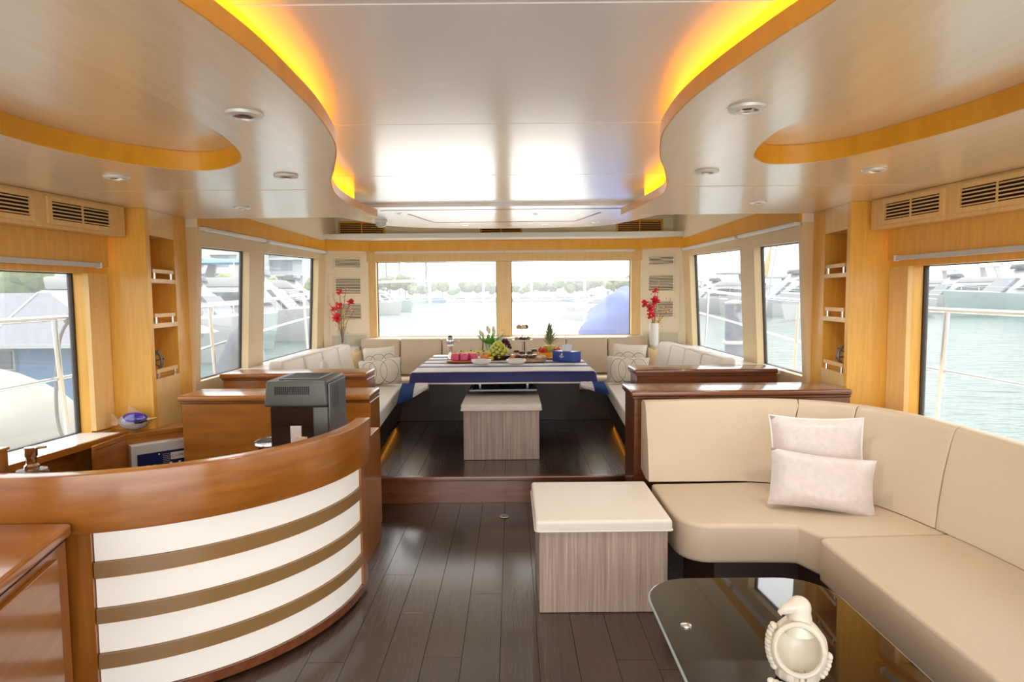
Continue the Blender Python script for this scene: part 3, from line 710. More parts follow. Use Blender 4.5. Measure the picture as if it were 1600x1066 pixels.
def cloth():
    bm = B(); uvl = bm.loops.layers.uv.new('UVMap')
    X0, X1, Y0, Y1 = -.79, .79, 5.51, 7.11
    us = [-.92+1.84*i/68 for i in range(69)]; vs = [5.51-.115+(7.11-5.395)*j/60 for j in range(61)]
    V = {}
    for i, u in enumerate(us):
        for j, v in enumerate(vs):
            cx_, cy_ = min(max(u, X0), X1), min(max(v, Y0), Y1)
            o_ = Vector((u-cx_, v-cy_)); L_ = o_.length
            z = TZ+.005+.0015*math.sin(9*u+2*v)*math.sin(7*v); x, y = cx_, cy_
            if L_ > 0:
                dr = o_/L_; k = min(L_, .02)
                rip = .010*math.sin(7*u+3*v)*min(1, L_/.1)
                fl_ = k*.7+(L_-k)*.20+rip*(L_ > .03)
                x += dr.x*fl_; y += dr.y*fl_; z -= max(0, L_-.006)*.97
                if L_ > .15: x += .04*(L_-.15)/.1*(1 if u > 0 else -1); y -= .02*(L_-.15)/.1
            V[i, j] = bm.verts.new((x, y, z))
    for i in range(68):
        for j in range(60):
            fc = bm.faces.new((V[i, j], V[i+1, j], V[i+1, j+1], V[i, j+1]))
            for lp, (a, b_) in zip(fc.loops, ((i, j), (i+1, j), (i+1, j+1), (i, j+1))): lp[uvl].uv = (a/68, b_/60)
    bmesh.ops.recalc_face_normals(bm, faces=bm.faces)
    if sum(f_.normal.z for f_ in bm.faces) < 0: bmesh.ops.reverse_faces(bm, faces=bm.faces)
    me = bpy.data.meshes.new('tablecloth'); bm.to_mesh(me); bm.free()
    for p_ in me.polygons: p_.use_smooth = True
    me.materials.append(M_STRIPE)
    o = bpy.data.objects.new('tablecloth', me); COL.objects.link(o)
    md = o.modifiers.new('thick', 'SOLIDIFY'); md.thickness = .003; md.offset = 1
    tag(o, 'navy and white striped cloth draped over the dinette table', 'tablecloth')
    for s, zl, wd in ((-1, .585, .22), (1, .65, .20)):           # corners of the cloth hanging down at the front
        for k, (f0, f1) in enumerate(((0, .5), (.5, 1))):
            bm = B(); V = {}
            for i in range(7):
                for j in range(7):
                    f_ = f0+(f1-f0)*i/6; g = j/6; top_ = TZ-.085; bot = zl+(top_-.045-zl)*f_**1.4
                    x = s*(.865+.05*g*(1-f_)-wd*f_); y = 5.462-.03*math.sin(PI*g)*(1-.4*f_)-.012*math.sin(7*f_)
                    V[i, j] = bm.verts.new((x, y, top_+(bot-top_)*g))
            for i in range(6):
                for j in range(6): bm.faces.new((V[i, j], V[i+1, j], V[i+1, j+1], V[i, j+1]))
            res = bmesh.ops.extrude_face_region(bm, geom=bm.faces[:])
            for v in [g for g in res['geom'] if isinstance(g, bmesh.types.BMVert)]: v.co.y += .003
            obj('hanging_corner', bm, (M_NAVY, M_LINEN)[k], o, smooth=True)
    return o
M_NAVY = plain('navy_cotton', (.014, .05, .20), rough=.65)
cloth()

# ------------------------------------------------------------------ ottomans
def ottoman(label, x0, x1, y0, y1, z0, h=.395, c=.058):
    t = thing('ottoman', label, 'ottoman', ((x0+x1)/2, (y0+y1)/2, z0), group='storage ottomans')
    obj('box', bx(x0, x1, y0, y1, z0+.001, z0+h), M_LAMIN, t, bevel=.003, seg=1)
    obj('cushion', bx(x0-.018, x1+.018, y0-.018, y1+.018, z0+h+.001, z0+h+c), M_OTTO, t, bevel=.018, seg=4, smooth=True)
    pts = [(x, y, z0+h+.008) for x, y in rrect(x0-.02, x1+.02, y0-.02, y1+.02, .02, 4)]
    obj('piping', tube(B(), pts, .004, 6, closed=True), M_OTTO, t, smooth=True)
    return t
ottoman('cream-topped greige ottoman on the main floor beside the corner sofa', .20, .805, 2.935, 3.535, 0)
ottoman('cream-topped greige ottoman on the raised floor before the dinette table', -.312, .292, 5.035, 5.64, ZU)

# ------------------------------------------------------------------ bar counter (left)
BC = (-1.67, 3.2)
def ringarc(r0, r1, z0, z1, a0, a1, n=40, bm=None):
    bm = bm or B(); rows = []
    for i in range(n+1):
        a = R_(a0+(a1-a0)*i/n); c_, s_ = math.cos(a), math.sin(a)
        rows.append([(BC[0]+r0*c_, BC[1]+r0*s_, z0), (BC[0]+r1*c_, BC[1]+r1*s_, z0), (BC[0]+r1*c_, BC[1]+r1*s_, z1), (BC[0]+r0*c_, BC[1]+r0*s_, z1)])
    return sweep(bm, rows)
bar = thing('bar_counter', 'curved cherry bar counter with backlit white front panels', 'bar', (-1.5, 2.8, 0))
rows = [[(x, 3.2-.945, .672), (x, 3.2-1.018, .672), (x, 3.2-1.018, .885), (x, 3.2-.945, .885)] for x in (-2.44, -2.1, -1.9, -1.75)]
for i in range(47):
    an = R_(-90+93.5*i/46); c_, s_ = math.cos(an), math.sin(an)
    rows.append([(BC[0]+.945*c_, BC[1]+.945*s_, .672), (BC[0]+1.018*c_, BC[1]+1.018*s_, .672), (BC[0]+1.018*c_, BC[1]+1.018*s_, .885), (BC[0]+.945*c_, BC[1]+.945*s_, .885)])
obj('top_rail', sweep(B(), rows), M_CHERRY, bar, bevel=.007, seg=2, smooth=True)
obj('shell', ringarc(.925, .968, .06, .671, -90, 3), M_MAHOG, bar, smooth=True)
obj('plinth', ringarc(.86, .93, .0, .058, -90, 2), M_DARKW, bar, smooth=True)
obj('post', ringarc(.968, .995, .03, .671, -90, -76.2, 10), M_CHERRYV, bar, smooth=True)
obj('post', ringarc(.968, .988, .03, .671, -2.6, 3, 6), M_CHERRYV, bar, smooth=True)
zs_ = [.671, .556, .497, .383, .328, .213, .157, .052]
for i in range(4):
    p_ = obj('light_panel', ringarc(.968, .978, zs_[2*i+1]+.001, zs_[2*i]-.001, -76, -2.8), M_PANELL, bar, smooth=True)
    lo_ = zs_[2*i+2] if i < 3 else .012
    obj('wood_band', ringarc(.968, .990, lo_, zs_[2*i+1]-.001, -76, -2.8), M_BRONZE if i < 3 else M_MAHOG, bar, smooth=True)
    for zz in (zs_[2*i], zs_[2*i+1]):
        obj('gold_trim', ringarc(.976, .983, zz-.004, zz-.0015, -76, -2.8), M_MAPLEB, p_, smooth=True)
obj('end_panel', bx(-.80, -.745, 3.27, 3.905, 0, .70), M_CHERRYV, bar, bevel=.004)
wt = [(BC[0]+.925*math.cos(R_(a)), BC[1]+.925*math.sin(R_(a))) for a in range(-90, 1, 5)]+[(-.81, 3.9), (-1.3, 3.9), (-1.3, 3.1)]+[(BC[0]+.5*math.cos(R_(a)), BC[1]+.5*math.sin(R_(a))) for a in range(-30, -91, -10)]
obj('worktop', prism(B(), wt, .645, .678), M_MAHOG, bar)
obj('worktop', bx(-2.44, -1.67, 2.275, 2.7, .645, .678), M_MAHOG, bar)

lc = thing('low_cabinet', 'low cherry cabinet at the left foreground edge against the bar', 'cabinet', (-1.9, 1.6, 0))
face = [(-1.48, 2.172), (-2.5, 2.172), (-2.5, .75), (-1.12, .75)]
obj('body', prism(B(), face, 0, .67), M_CHERRYV, lc)
cap = [(-1.455, 2.174), (-2.5, 2.174), (-2.5, .75), (-1.09, .75)]
obj('top', prism(B(), cap, .684, .728), M_CHERRY, lc, bevel=.014, seg=3, smooth=True)
obj('shadow_gap', prism(B(), [(x-.02, y) for x, y in cap], .669, .685), M_DARK, lc)
a, b_ = Vector((-1.48, 2.172, 0)), Vector((-1.12, .75, 0)); u = (b_-a).normalized(); nn = Vector((-u.y, u.x, 0))
if nn.x < 0: nn = -nn
q0, q1 = a+u*.10, a+u*.95
obj('door', hexa(B(), [q0+nn*.001+Vector((0, 0, .08)), q1+nn*.001+Vector((0, 0, .08)), q1+nn*.016+Vector((0, 0, .08)), q0+nn*.016+Vector((0, 0, .08)), q0+nn*.001+Vector((0, 0, .64)), q1+nn*.001+Vector((0, 0, .64)), q1+nn*.016+Vector((0, 0, .64)), q0+nn*.016+Vector((0, 0, .64))]), M_CHERRY, lc, bevel=.004)

bc = thing('corner_counter', 'dark cherry corner counter under the left shelf column', 'counter', (-2.2, 3.9, 0))
cor = [(-2.275, 3.55), (-2.275, 3.86), (-1.98, 4.13), (-1.98, 4.25), (-2.195, 4.25), (-2.195, 4.025), (-2.45, 4.025), (-2.45, 3.91), (-2.292, 3.91), (-2.292, 3.55)]
obj('body', prism(B(), cor, .0, .65), M_CHERRY, bc)
obj('top', prism(B(), cor, .651, .679), M_CHERRY, bc, bevel=.004)
obj('side_panel', bx(-2.45, -2.40, 2.35, 3.57, .0, .653), M_CHERRY, bc)

# coffee machine
cx0, cx1, cy0, cy1, cz = -1.165, -.855, 3.2, 3.56, .679
cm = thing('coffee_machine', 'dark grey bean-to-cup coffee machine on the bar worktop', 'coffee machine', ((cx0+cx1)/2, (cy0+cy1)/2, cz))
bm = B()
hexa(bm, [(cx0+.015, cy0+.012, cz), (cx1-.002, cy0+.012, cz), (cx1-.002, cy1, cz), (cx0+.015, cy1, cz), (cx0+.015, cy0+.012, cz+.27), (cx1-.002, cy0+.012, cz+.27), (cx1-.002, cy1, cz+.27), (cx0+.015, cy1, cz+.27)])
obj('body', bm, M_DGREY, cm, bevel=.01, seg=2, smooth=True)
bm = hexa(B(), [(cx0-.012, cy0, cz+.272), (cx1, cy0, cz+.272), (cx1, cy1+.005, cz+.272), (cx0-.012, cy1+.005, cz+.272), (cx0+.0, cy0+.008, cz+.405), (cx1-.008, cy0+.008, cz+.405), (cx1-.01, cy1, cz+.405), (cx0+.0, cy1, cz+.405)])
obj('top_housing', bm, M_DGREY, cm, bevel=.012, seg=3, smooth=True)
obj('side_plate', bx(cx1-.003, cx1+.004, cy0+.03, cy1-.01, cz+.01, cz+.385), M_DGREY2, cm, bevel=.003)
lid = obj('bean_lid', bx(cx0+.05, cx1-.05, cy0+.05, cy1-.05, cz+.405, cz+.412), M_DGREY2, cm, bevel=.003)
for i in range(9): obj('groove', bx(cx0+.06, cx1-.06, cy0+.07+i*.025, cy0+.075+i*.025, cz+.412, cz+.4135), M_BLACK, lid)
for i in range(17): obj('vent_slot', bx(cx0+.045+i*.0105, cx0+.050+i*.0105, cy0-.001, cy0+.02, cz+.335, cz+.375), M_BLACK, cm)
for i in range(4):
    for j in range(13): obj('side_slot', bx(cx1+.002, cx1+.0055, cy0+.08+i*.032, cy0+.10+i*.032, cz+.255+j*.009, cz+.259+j*.009), M_BLACK, cm)
obj('front_door', bx(cx0+.02, cx1-.075, cy0+.005, cy0+.014, cz+.01, cz+.268), M_BLACKG, cm, bevel=.002)
obj('cup_spout', bx(cx0+.12, cx0+.175, cy0-.001, cy0+.006, cz+.03, cz+.175), M_SATIN, cm)
obj('label_plate', bx(cx0+.15, cx0+.205, cy0-.004, cy0-.0, cz+.085, cz+.12), M_PASTRY, cm)
dt = obj('drip_tray', lathe(B(), [(0, 0), (.062, 0), (.07, .012), (.068, .022), (0, .022)], (cx0-.02, cy0+.12, cz+.055), 24, 1.25, 1.5), M_STEEL, cm, smooth=True)
for i in range(7): obj('tray_slot', bx(cx0-.09+i*.014, cx0-.083+i*.014, cy0+.06, cy0+.18, cz+.0772, cz+.079), M_GASK, dt)
obj('foot', bx(cx0-.07, cx0+.016, cy0+.06, cy0+.19, cz, cz+.055), M_BLACK, cm)

# alarm control box on the slanted face of the corner counter
d0 = Vector((-2.275, 3.86, 0)); d1 = Vector((-1.98, 4.13, 0)); u = (d1-d0).normalized(); nn = Vector((u.y, -u.x, 0))
c = (d0+d1)/2
cbx = thing('control_box', 'pale grey control box with a navy button panel behind the bar rail', 'control panel', (c.x, c.y, .33))
def pb(a0, a1, z0, z1, t0, t1):
    return hexa(B(), [c+u*a0+nn*t0+Vector((0, 0, z0)), c+u*a1+nn*t0+Vector((0, 0, z0)), c+u*a1+nn*t1+Vector((0, 0, z0)), c+u*a0+nn*t1+Vector((0, 0, z0)), c+u*a0+nn*t0+Vector((0, 0, z1)), c+u*a1+nn*t0+Vector((0, 0, z1)), c+u*a1+nn*t1+Vector((0, 0, z1)), c+u*a0+nn*t1+Vector((0, 0, z1))])
obj('housing', pb(-.197, .197, .33, .615, .002, .06), M_GREYP, cbx, bevel=.006)
pan = obj('button_panel', pb(-.165, .14, .40, .555, .06, .063), plain('navy_panel', (.006, .012, .07), rough=.35), cbx)
obj('label_strip', pb(.02, .115, .495, .54, .063, .0645), M_SATIN, pan)
for i, (uu, zz, mt_) in enumerate(((-.135, .472, M_REDF), (-.105, .472, M_WHITE), (-.072, .472, M_LEAF), (.02, .472, M_PASTRY), (.07, .472, M_SATIN), (.11, .472, M_SATIN), (-.045, .54, M_YEL))):
    cc = c+u*uu+nn*.063+Vector((0, 0, zz))
    b2 = B(); ball(b2, cc, .009 if i < 6 else .005, sub=2); obj('button', b2, mt_, pan, smooth=True)
for i in range(7): obj('print_line', pb(-.025, .015+.012*(i % 2), .535-i*.011, .5375-i*.011, .063, .0637), M_GREYP, pan)
obj('seal_sticker', pb(.15, .18, .57, .595, .06, .061), M_WHITEP, cbx)
rz = math.atan2(u.y, u.x)
tx = text('label_print', 'C LUMEN', .021, M_BLACK, pan, c+u*.0675+nn*.0648+Vector((0, 0, .5175)), (PI/2, 0, rz))
# glass fish
fx, fy, fz = -2.285, 3.95, .679
gf = thing('glass_fish', 'cobalt blue and clear glass fish on the corner counter', 'ornament', (fx, fy, fz))
bm = B(); vs = ball(bm, (fx, fy, fz+.062), .055, 1.75, .75, .98, 3)
for v in vs:
    if v.co.x > fx+.03: v.co.z += (v.co.x-fx-.03)*.12; v.co.y = fy+(v.co.y-fy)*(1-(v.co.x-fx-.03)*4)
obj('belly', bm, M_CLRGL, gf, smooth=True)
bm = B(); vs = ball(bm, (fx+.008, fy, fz+.073), .053, 1.62, .8, .95, 3)
for v in vs: v.co.z = max(v.co.z, fz+.062+(v.co.x-fx)*.10)
obj('body', bm, M_BLUEGL, gf, smooth=True)
def fin(pts, th, mat, nm):
    b2 = B(); lo = [b2.verts.new((x, fy-th, z)) for x, z in pts]; hi = [b2.verts.new((x, fy+th, z)) for x, z in pts]
    b2.faces.new(lo); b2.faces.new(hi[::-1]); n = len(pts)
    for i in range(n): b2.faces.new((lo[i], lo[(i+1) % n], hi[(i+1) % n], hi[i]))
    obj(nm, b2, mat, gf, bevel=.002)
fin([(fx-.085, fz+.06), (fx-.13, fz+.115), (fx-.14, fz+.12), (fx-.135, fz+.07), (fx-.165, fz+.048), (fx-.16, fz+.04), (fx-.10, fz+.04)], .006, M_AMBER, 'tail_fin')
fin([(fx-.03, fz+.122), (fx-.028, fz+.155), (fx-.015, fz+.158), (fx+.055, fz+.112)], .004, M_AMBER, 'dorsal_fin')
bm = tube(B(), [(fx+.085, fy, fz+.07), (fx+.125, fy, fz+.08), (fx+.15, fy, fz+.085)], [.016, .008, .005], 8); obj('bill', bm, M_AMBER, gf, smooth=True)
bm = tube(B(), [(fx+.03, fy-.04, fz+.063), (fx+.06, fy-.032, fz+.066), (fx+.09, fy-.012, fz+.073)], [.008, .012, .006], 8); obj('eye_band', bm, M_BLACK, gf, smooth=True)
# soap dispenser
sx_, sy_ = -1.83, 2.5
sp_ = thing('soap_dispenser', 'glass soap dispenser with chrome pump behind the bar rail', 'dispenser', (sx_, sy_, .679))
obj('bottle', lathe(B(), [(0, 0), (.05, 0), (.058, .02), (.058, .135), (.052, .152), (.03, .156), (0, .156)], (sx_, sy_, .679), 24), M_CLEAR, sp_, smooth=True)
obj('collar', lathe(B(), [(.026, 0), (.026, .012), (.018, .02), (.018, .045), (.022, .05), (.022, .085), (0, .085)], (sx_, sy_, .679+.156), 20), M_CHROME, sp_, smooth=True)
obj('spout', tube(B(), [(sx_, sy_, .91), (sx_+.03, sy_, .918), (sx_+.062, sy_, .921)], [.008, .006, .004], 8), M_CHROME, sp_, smooth=True)
bxn = thing('wooden_box', 'small cherry box behind the bar rail at the left frame edge', 'box', (-1.99, 2.42, .679))
obj('body', bx(-2.06, -1.905, 2.36, 2.48, .679, .915), M_CHERRYV, bxn, bevel=.003); obj('lid', bx(-2.065, -1.90, 2.355, 2.485, .916, .927), M_CHERRY, bxn, bevel=.003)

# ------------------------------------------------------------------ corner sofa (right)
sf = thing('corner_sofa', 'curved cream leather corner sofa along the right wall', 'sofa', (1.75, 3.0, 0))
s1 = [(.87, 3.60), (.865, 3.15)]+arc(1.02, 3.08, .15, PI*1.02, PI*1.45, 6)+[(1.30, 2.925)]+[(1.40, 2.915)]+[(1.445, 2.80), (1.46, 2.775), (2.04, 2.80), (2.06, 3.1), (1.9, 3.4), (1.66, 3.57), (1.45, 3.62)]
obj('seat_section', prism(B(), s1, .235, .422), M_LEATH, sf, bevel=.02, seg=3, smooth=True)
s2 = [(1.45, 2.766), (1.425, 2.74), (1.425, .7), (2.10, .7), (2.07, 2.4), (2.045, 2.792)]
obj('seat_section', prism(B(), s2, .235, .424), M_LEATH, sf, bevel=.02, seg=3, smooth=True)
kick = [(.95, 3.60), (.95, 3.2), (1.05, 3.02), (1.45, 3.0), (1.52, 2.85), (1.52, .7), (2.16, .7), (2.16, 3.0), (1.95, 3.6), (1.7, 3.8), (.95, 3.85)]
obj('base', prism(B(), kick, .001, .234), M_DARKW, sf)
Pb = cr_path([(.86, 3.62, 0), (1.16, 3.62, 0), (1.45, 3.61, 0), (1.72, 3.48, 0), (1.91, 3.2, 0), (2.0, 2.85, 0), (2.05, 2.4, 0), (2.06, 1.8, 0), (2.06, .7, 0)], 8)
Pt = cr_path([(.875, 3.80, 0), (1.24, 3.825, 0), (1.62, 3.82, 0), (1.92, 3.70, 0), (2.10, 3.43, 0), (2.175, 3.0, 0), (2.18, 2.5, 0), (2.165, 1.8, 0), (2.165, .7, 0)], 8)
def sec(i, off=0):
    i = min(i, len(Pb)-1)
    a, b_ = Pb[i], Pt[i]; j0, j1 = max(i-1, 0), min(i+1, len(Pt)-1)
    dv = (Pt[j1]-Pt[j0]).normalized(); nr = Vector((-dv.y, dv.x, 0))       # outward
    if nr.dot(b_-a) < 0: nr = -nr
    def L(t, z, o_=0): q = a.lerp(b_, t)+nr*o_; return (q.x, q.y, z)
    return [L(0, .425), L(.28, .52, -.012), L(.60, .66, -.014), L(.92, .80, -.006), L(1, .838, .0), L(1, .858, .014), L(1, .864, .035), L(1, .862, .075), L(1, .845, .092), L(1, .43, .095), L(0, .425, .07)]
cuts = [(0, 20), (20, 28), (28, 40), (40, 64)]
for i0, i1 in cuts:
    rows = [sec(i) for i in range(i0, i1+1)]
    # close a small seam gap at both ends
    def lerp_row(r0, r1, t): return [tuple(Vector(p).lerp(Vector(q), t)) for p, q in zip(r0, r1)]
    rows[0] = lerp_row(rows[0], rows[1], .05); rows[-1] = lerp_row(rows[-1], rows[-2], .05)
    obj('back_section', sweep(B(), rows), M_LEATH, sf, bevel=.006, seg=2, smooth=True, angle=60)
pillow('tall pale satin pillow with piped edge in the sofa corner', .47, .42, .14, M_SATIN, (1.70, 3.34, .425), (R_(-14), 0, R_(-14)), piping=M_WHITEP)
pillow('small pale satin lumbar pillow leaning on the taller sofa pillow', .50, .285, .14, M_SATIN, (1.60, 3.10, .424), (R_(-20), R_(5), R_(-14)))

# ------------------------------------------------------------------ coffee table and bird vase
ct = thing('coffee_table', 'black glass coffee table with rounded corners before the sofa', 'coffee table', (.9, 1.7, 0))
top = rrect(.565, 1.245, .85, 2.375, .17, 8)
obj('glass_top', prism(B(), top, .404, .42), M_BLACKG, ct, bevel=.003)
rim = rrect(.563, 1.247, .848, 2.377, .172, 8)
obj('edge_rim', tube(B(), [(x, y, .412) for x, y in rim], .0045, 6, closed=True), M_GLEDGE, ct, smooth=True)
obj('pedestal', bx(.82, 1.06, 1.1, 2.0, .02, .403), M_CHERRYV, ct, bevel=.01)
obj('foot', bx(.72, 1.14, 1.0, 2.1, 0, .02), M_DARKW, ct, bevel=.005)
for x, y in ((.64, 2.02), (.64, 1.2)):
    obj('glass_fixing', lathe(B(), [(.018, 0), (.018, .003), (.011, .005), (.009, .002), (0, .002)], (x, y, .4201), 20), M_STEEL, ct, smooth=True)
bx_, by_, bz_ = .872, 1.725, .4215
bv = thing('bird_vase', 'white ceramic bird-shaped dish with hollow breast on the coffee table', 'ornament', (bx_, by_, bz_))
rotv = Matrix.Rotation(R_(-20), 3, 'Z')
bm = B(); vs = ball(bm, (0, 0, .095), .1, .76, .62, .95, 5)
def lp(x, y, z): q = rotv @ Vector((x, y, z)); return (bx_+q.x, by_+q.y, bz_+q.z)
EX, EZ, ECZ = .060, .070, .106
for v in vs:
    x, y, z = v.co
    if z > .13: v.co.x *= 1-.30*((z-.13)/.06)
    if z < .035: v.co.z = .010+(z-.035)*.25
    e = (v.co.x/EX)**2+((z-ECZ)/EZ)**2
    if y < 0 and e < 1: v.co.y = max(y, -.034)*.0+(-.030)+.075*(1-e)**.5
    elif y < 0: v.co.y = max(y, -.046)
    v.co = rotv @ Vector(v.co)+Vector((bx_, by_, bz_))
mv = min(v.co.z for v in vs)
for v in vs: v.co.z += bz_-mv
obj('body', bm, M_IVORY, bv, smooth=True)
obj('rim', tube(B(), [lp(EX*1.03*math.cos(a), -.040, ECZ+mv*0+(bz_-mv)+EZ*1.03*math.sin(a)) for a in [2*PI*i/40 for i in range(40)]], .0075, 8, closed=True), M_IVORY, bv, smooth=True)
bm = B(); vs = ball(bm, (0, 0, 0), .033, 1.0, .9, 1.0, 3)
for v in vs: v.co = Vector(lp(.0, .0, .206))+Vector(v.co)
obj('head', bm, M_IVORY, bv, smooth=True)
obj('neck', tube(B(), [lp(.004, 0, .14), lp(.003, 0, .165), lp(.001, 0, .19), lp(0, 0, .205)], [.045, .034, .031, .03], 16), M_IVORY, bv, smooth=True)
obj('beak', tube(B(), [lp(-.012, -.012, .212), lp(-.035, -.018, .207), lp(-.05, -.02, .193), lp(-.046, -.02, .186)], [.02, .016, .007, .002], 10), M_IVORY, bv, smooth=True)
for sg in (-1, 1):
    bm = B(); n = 11 if sg < 0 else 6
    for k in range(n):
        zz = (.150 if sg < 0 else .088)-.0115*k; xx = sg*(.074*math.sqrt(max(.05, 1-((zz-.095)/.1)**2))+.003)
        ball(bm, lp(xx, -.012+.003*(k % 2), zz), .012, .8, 1.3, .85, 2)
    obj('wing_frill', bm, M_IVORY, bv, smooth=True)
    bm = B()
    for k in range(4): ball(bm, lp(sg*(.070-.013*k), -.050-.005*k, .010), .010, 1.1, 1, .85, 2)
    obj('shell_foot', bm, M_IVORY, bv, smooth=True)

# ------------------------------------------------------------------ things on the table
TT = TZ+.0095
def bowl_plate(lab, x, y, r, h):
    t = thing('plate_stack', lab, 'plates', (x, y, TT))
    for k in range(3):
        z = TT+.006*k+.001
        obj('plate', lathe(B(), [(0, 0), (r*.62, 0), (r*.9, h*.55), (r, h), (r*.985, h+.003), (r*.86, h*.62), (r*.6, .005), (0, .005)], (x, y, z), 32), M_WHITE, t, smooth=True)
bowl_plate('stack of white plates on the table in front of the pink dessert cups', -.215, 6.06, .096, .028)
bowl_plate('stack of white plates on the table in front of the grapes', .118, 6.07, .096, .028)
wtr = thing('serving_board', 'oval wooden board carrying the pink dessert cups', 'board', (-.40, 6.28, TT))
obj('board', lathe(B(), [(0, 0), (.125, 0), (.14, .006), (.14, .016), (.13, .02), (0, .02)], (-.40, 6.28, TT), 32, 1.2, .75), M_TRAYW, wtr, smooth=True)
k = 0
for i, (x, y, where) in enumerate(((-.475, 6.24, 'front left on the wooden board'), (-.385, 6.22, 'front centre on the wooden board'), (-.295, 6.25, 'front right on the wooden board'), (-.44, 6.32, 'back left on the wooden board'), (-.345, 6.32, 'back right on the wooden board'))):
    t = thing('dessert_cup', f'pink mousse dessert cup, {where}', 'dessert', (x, y, TT+.021), group='pink dessert cups')
    obj('mousse', bx(x-.036, x+.036, y-.036, y+.036, TT+.0215, TT+.085), M_PINK, t, bevel=.008, seg=3, smooth=True)
    obj('topping', lathe(B(), [(.026, 0), (.024, .006), (0, .01)], (x, y, TT+.085), 14), M_PEACH, t, smooth=True)
cpl = thing('serving_platter', 'white platter of custard cups behind the pink desserts', 'platter', (-.30, 6.62, TT))
obj('dish', lathe(B(), [(0, 0), (.18, 0), (.23, .012), (.225, .015), (.17, .006), (0, .006)], (-.30, 6.62, TT), 32, 1.1, .75), M_WHITE, cpl, smooth=True)
for i in range(9):
    x = -.46+.078*(i % 5)+.02*(i//5); y = 6.56+.1*(i//5)
    row = 'front' if i < 5 else 'back'
    t = thing('custard_cup', f'lime-topped custard cup, {("first","second","third","fourth","fifth")[i%5]} from left, {row} row of platter', 'dessert', (x, y, TT+.007), group='custard cups')
    obj('cup', lathe(B(), [(0, 0), (.024, 0), (.032, .055), (.03, .06), (0, .056)], (x, y, TT+.0165), 14), M_CREAM, t, smooth=True)
    bm = B(); ball(bm, (x-.006, y, TT+.084), .017, 1.1, .8, .6, 1); obj('lime', bm, M_LIME, t, smooth=True)
    bm = B(); ball(bm, (x+.014, y-.008, TT+.083), .009, sub=1); obj('berry', bm, M_CHOC if i % 3 == 0 else M_YEL, t, smooth=True)
# silver decanter
sx_, sy_ = -.555, 6.56
t = thing('decanter', 'silver decanter with round head on the left of the table', 'decanter', (sx_, sy_, TT))
obj('body', lathe(B(), [(0, 0), (.032, 0), (.034, .01), (.026, .03), (.024, .12), (.03, .14), (.02, .15), (0, .15)], (sx_, sy_, TT), 20), M_CHROME, t, smooth=True)
bm = B(); ball(bm, (sx_, sy_, TT+.19), .043, 1, 1, 1.1, 3); obj('head', bm, M_STEEL, t, smooth=True)
obj('cap', lathe(B(), [(.02, 0), (.024, .012), (.012, .022), (0, .024)], (sx_, sy_, TT+.225), 16), M_DGREY, t, smooth=True)
obj('handle', tube(B(), [(sx_+.04, sy_, TT+.21), (sx_+.085, sy_, TT+.205), (sx_+.09, sy_, TT+.18), (sx_+.04, sy_, TT+.175)], .005, 8), M_CHROME, t, smooth=True)
# tulips
vx, vy = -.155, 6.86
t = thing('tulip_vase', 'small clear glass vase holding cream tulips', 'vase', (vx, vy, TT))
obj('glass', lathe(B(), [(0, 0), (.04, 0), (.05, .06), (.06, .14), (.055, .14), (.044, .06), (.034, .006), (0, .006)], (vx, vy, TT), 20), M_CLEAR, t, smooth=True)
t = thing('tulip_bunch', 'bunch of cream tulips with bright green leaves', 'flowers', (vx, vy, TT+.01))
for i in range(9):
    a = 2*PI*i/9+.3; r = .03+.035*(i % 3); tip = Vector((vx+r*1.2*math.cos(a), vy+r*.8*math.sin(a), TT+.225+.02*(i % 4)))
    p0 = Vector((vx+.012*math.cos(a), vy+.012*math.sin(a), TT+.012))
    obj('stem', tube(B(), [p0, p0.lerp(tip, .5)+Vector((0, 0, .02)), tip], .003, 6), M_LEAF, t)
    bm = B(); dv = (tip-p0).normalized(); rot = dv.to_track_quat('Z', 'Y').to_matrix()
    ball(bm, tip+dv*.012, .022, .85, .85, 1.6, 2, rot); obj('bloom', bm, M_TULIP, t, smooth=True)
def leaf_bm(p0, tip, wd, bend=.02, n=6):
    bm = B(); p0, tip = Vector(p0), Vector(tip); ax = (tip-p0); sd_ = ax.cross(Vector((0, 0, 1)))
    if sd_.length < 1e-4: sd_ = Vector((1, 0, 0))
    sd_.normalize(); nr = sd_.cross(ax).normalized(); rows = []
    for i in range(n+1):
        f_ = i/n; q = p0+ax*f_-nr*bend*math.sin(PI*f_)*1; ww = wd*(math.sin(PI*(.12+.88*f_))**.8)*(1 if f_ < 1 else .02)
        rows.append([bm.verts.new(q-sd_*ww), bm.verts.new(q+nr*ww*.3), bm.verts.new(q+sd_*ww)])
    for a, b_ in zip(rows, rows[1:]):
        bm.faces.new((a[0], a[1], b_[1], b_[0])); bm.faces.new((a[1], a[2], b_[2], b_[1]))
    res = bmesh.ops.extrude_face_region(bm, geom=bm.faces[:])
    for v in [g for g in res['geom'] if isinstance(g, bmesh.types.BMVert)]: v.co += nr*.0015
    return bm
for i in range(18):
    a = 2*PI*i/18; r = .06+.03*(i % 3)
    obj('leaf', leaf_bm((vx+.02*math.cos(a), vy+.02*math.sin(a), TT+.13), (vx+r*1.3*math.cos(a), vy+r*math.sin(a), TT+.195+.025*(i % 3)), .02), M_LEAF, t, smooth=True)
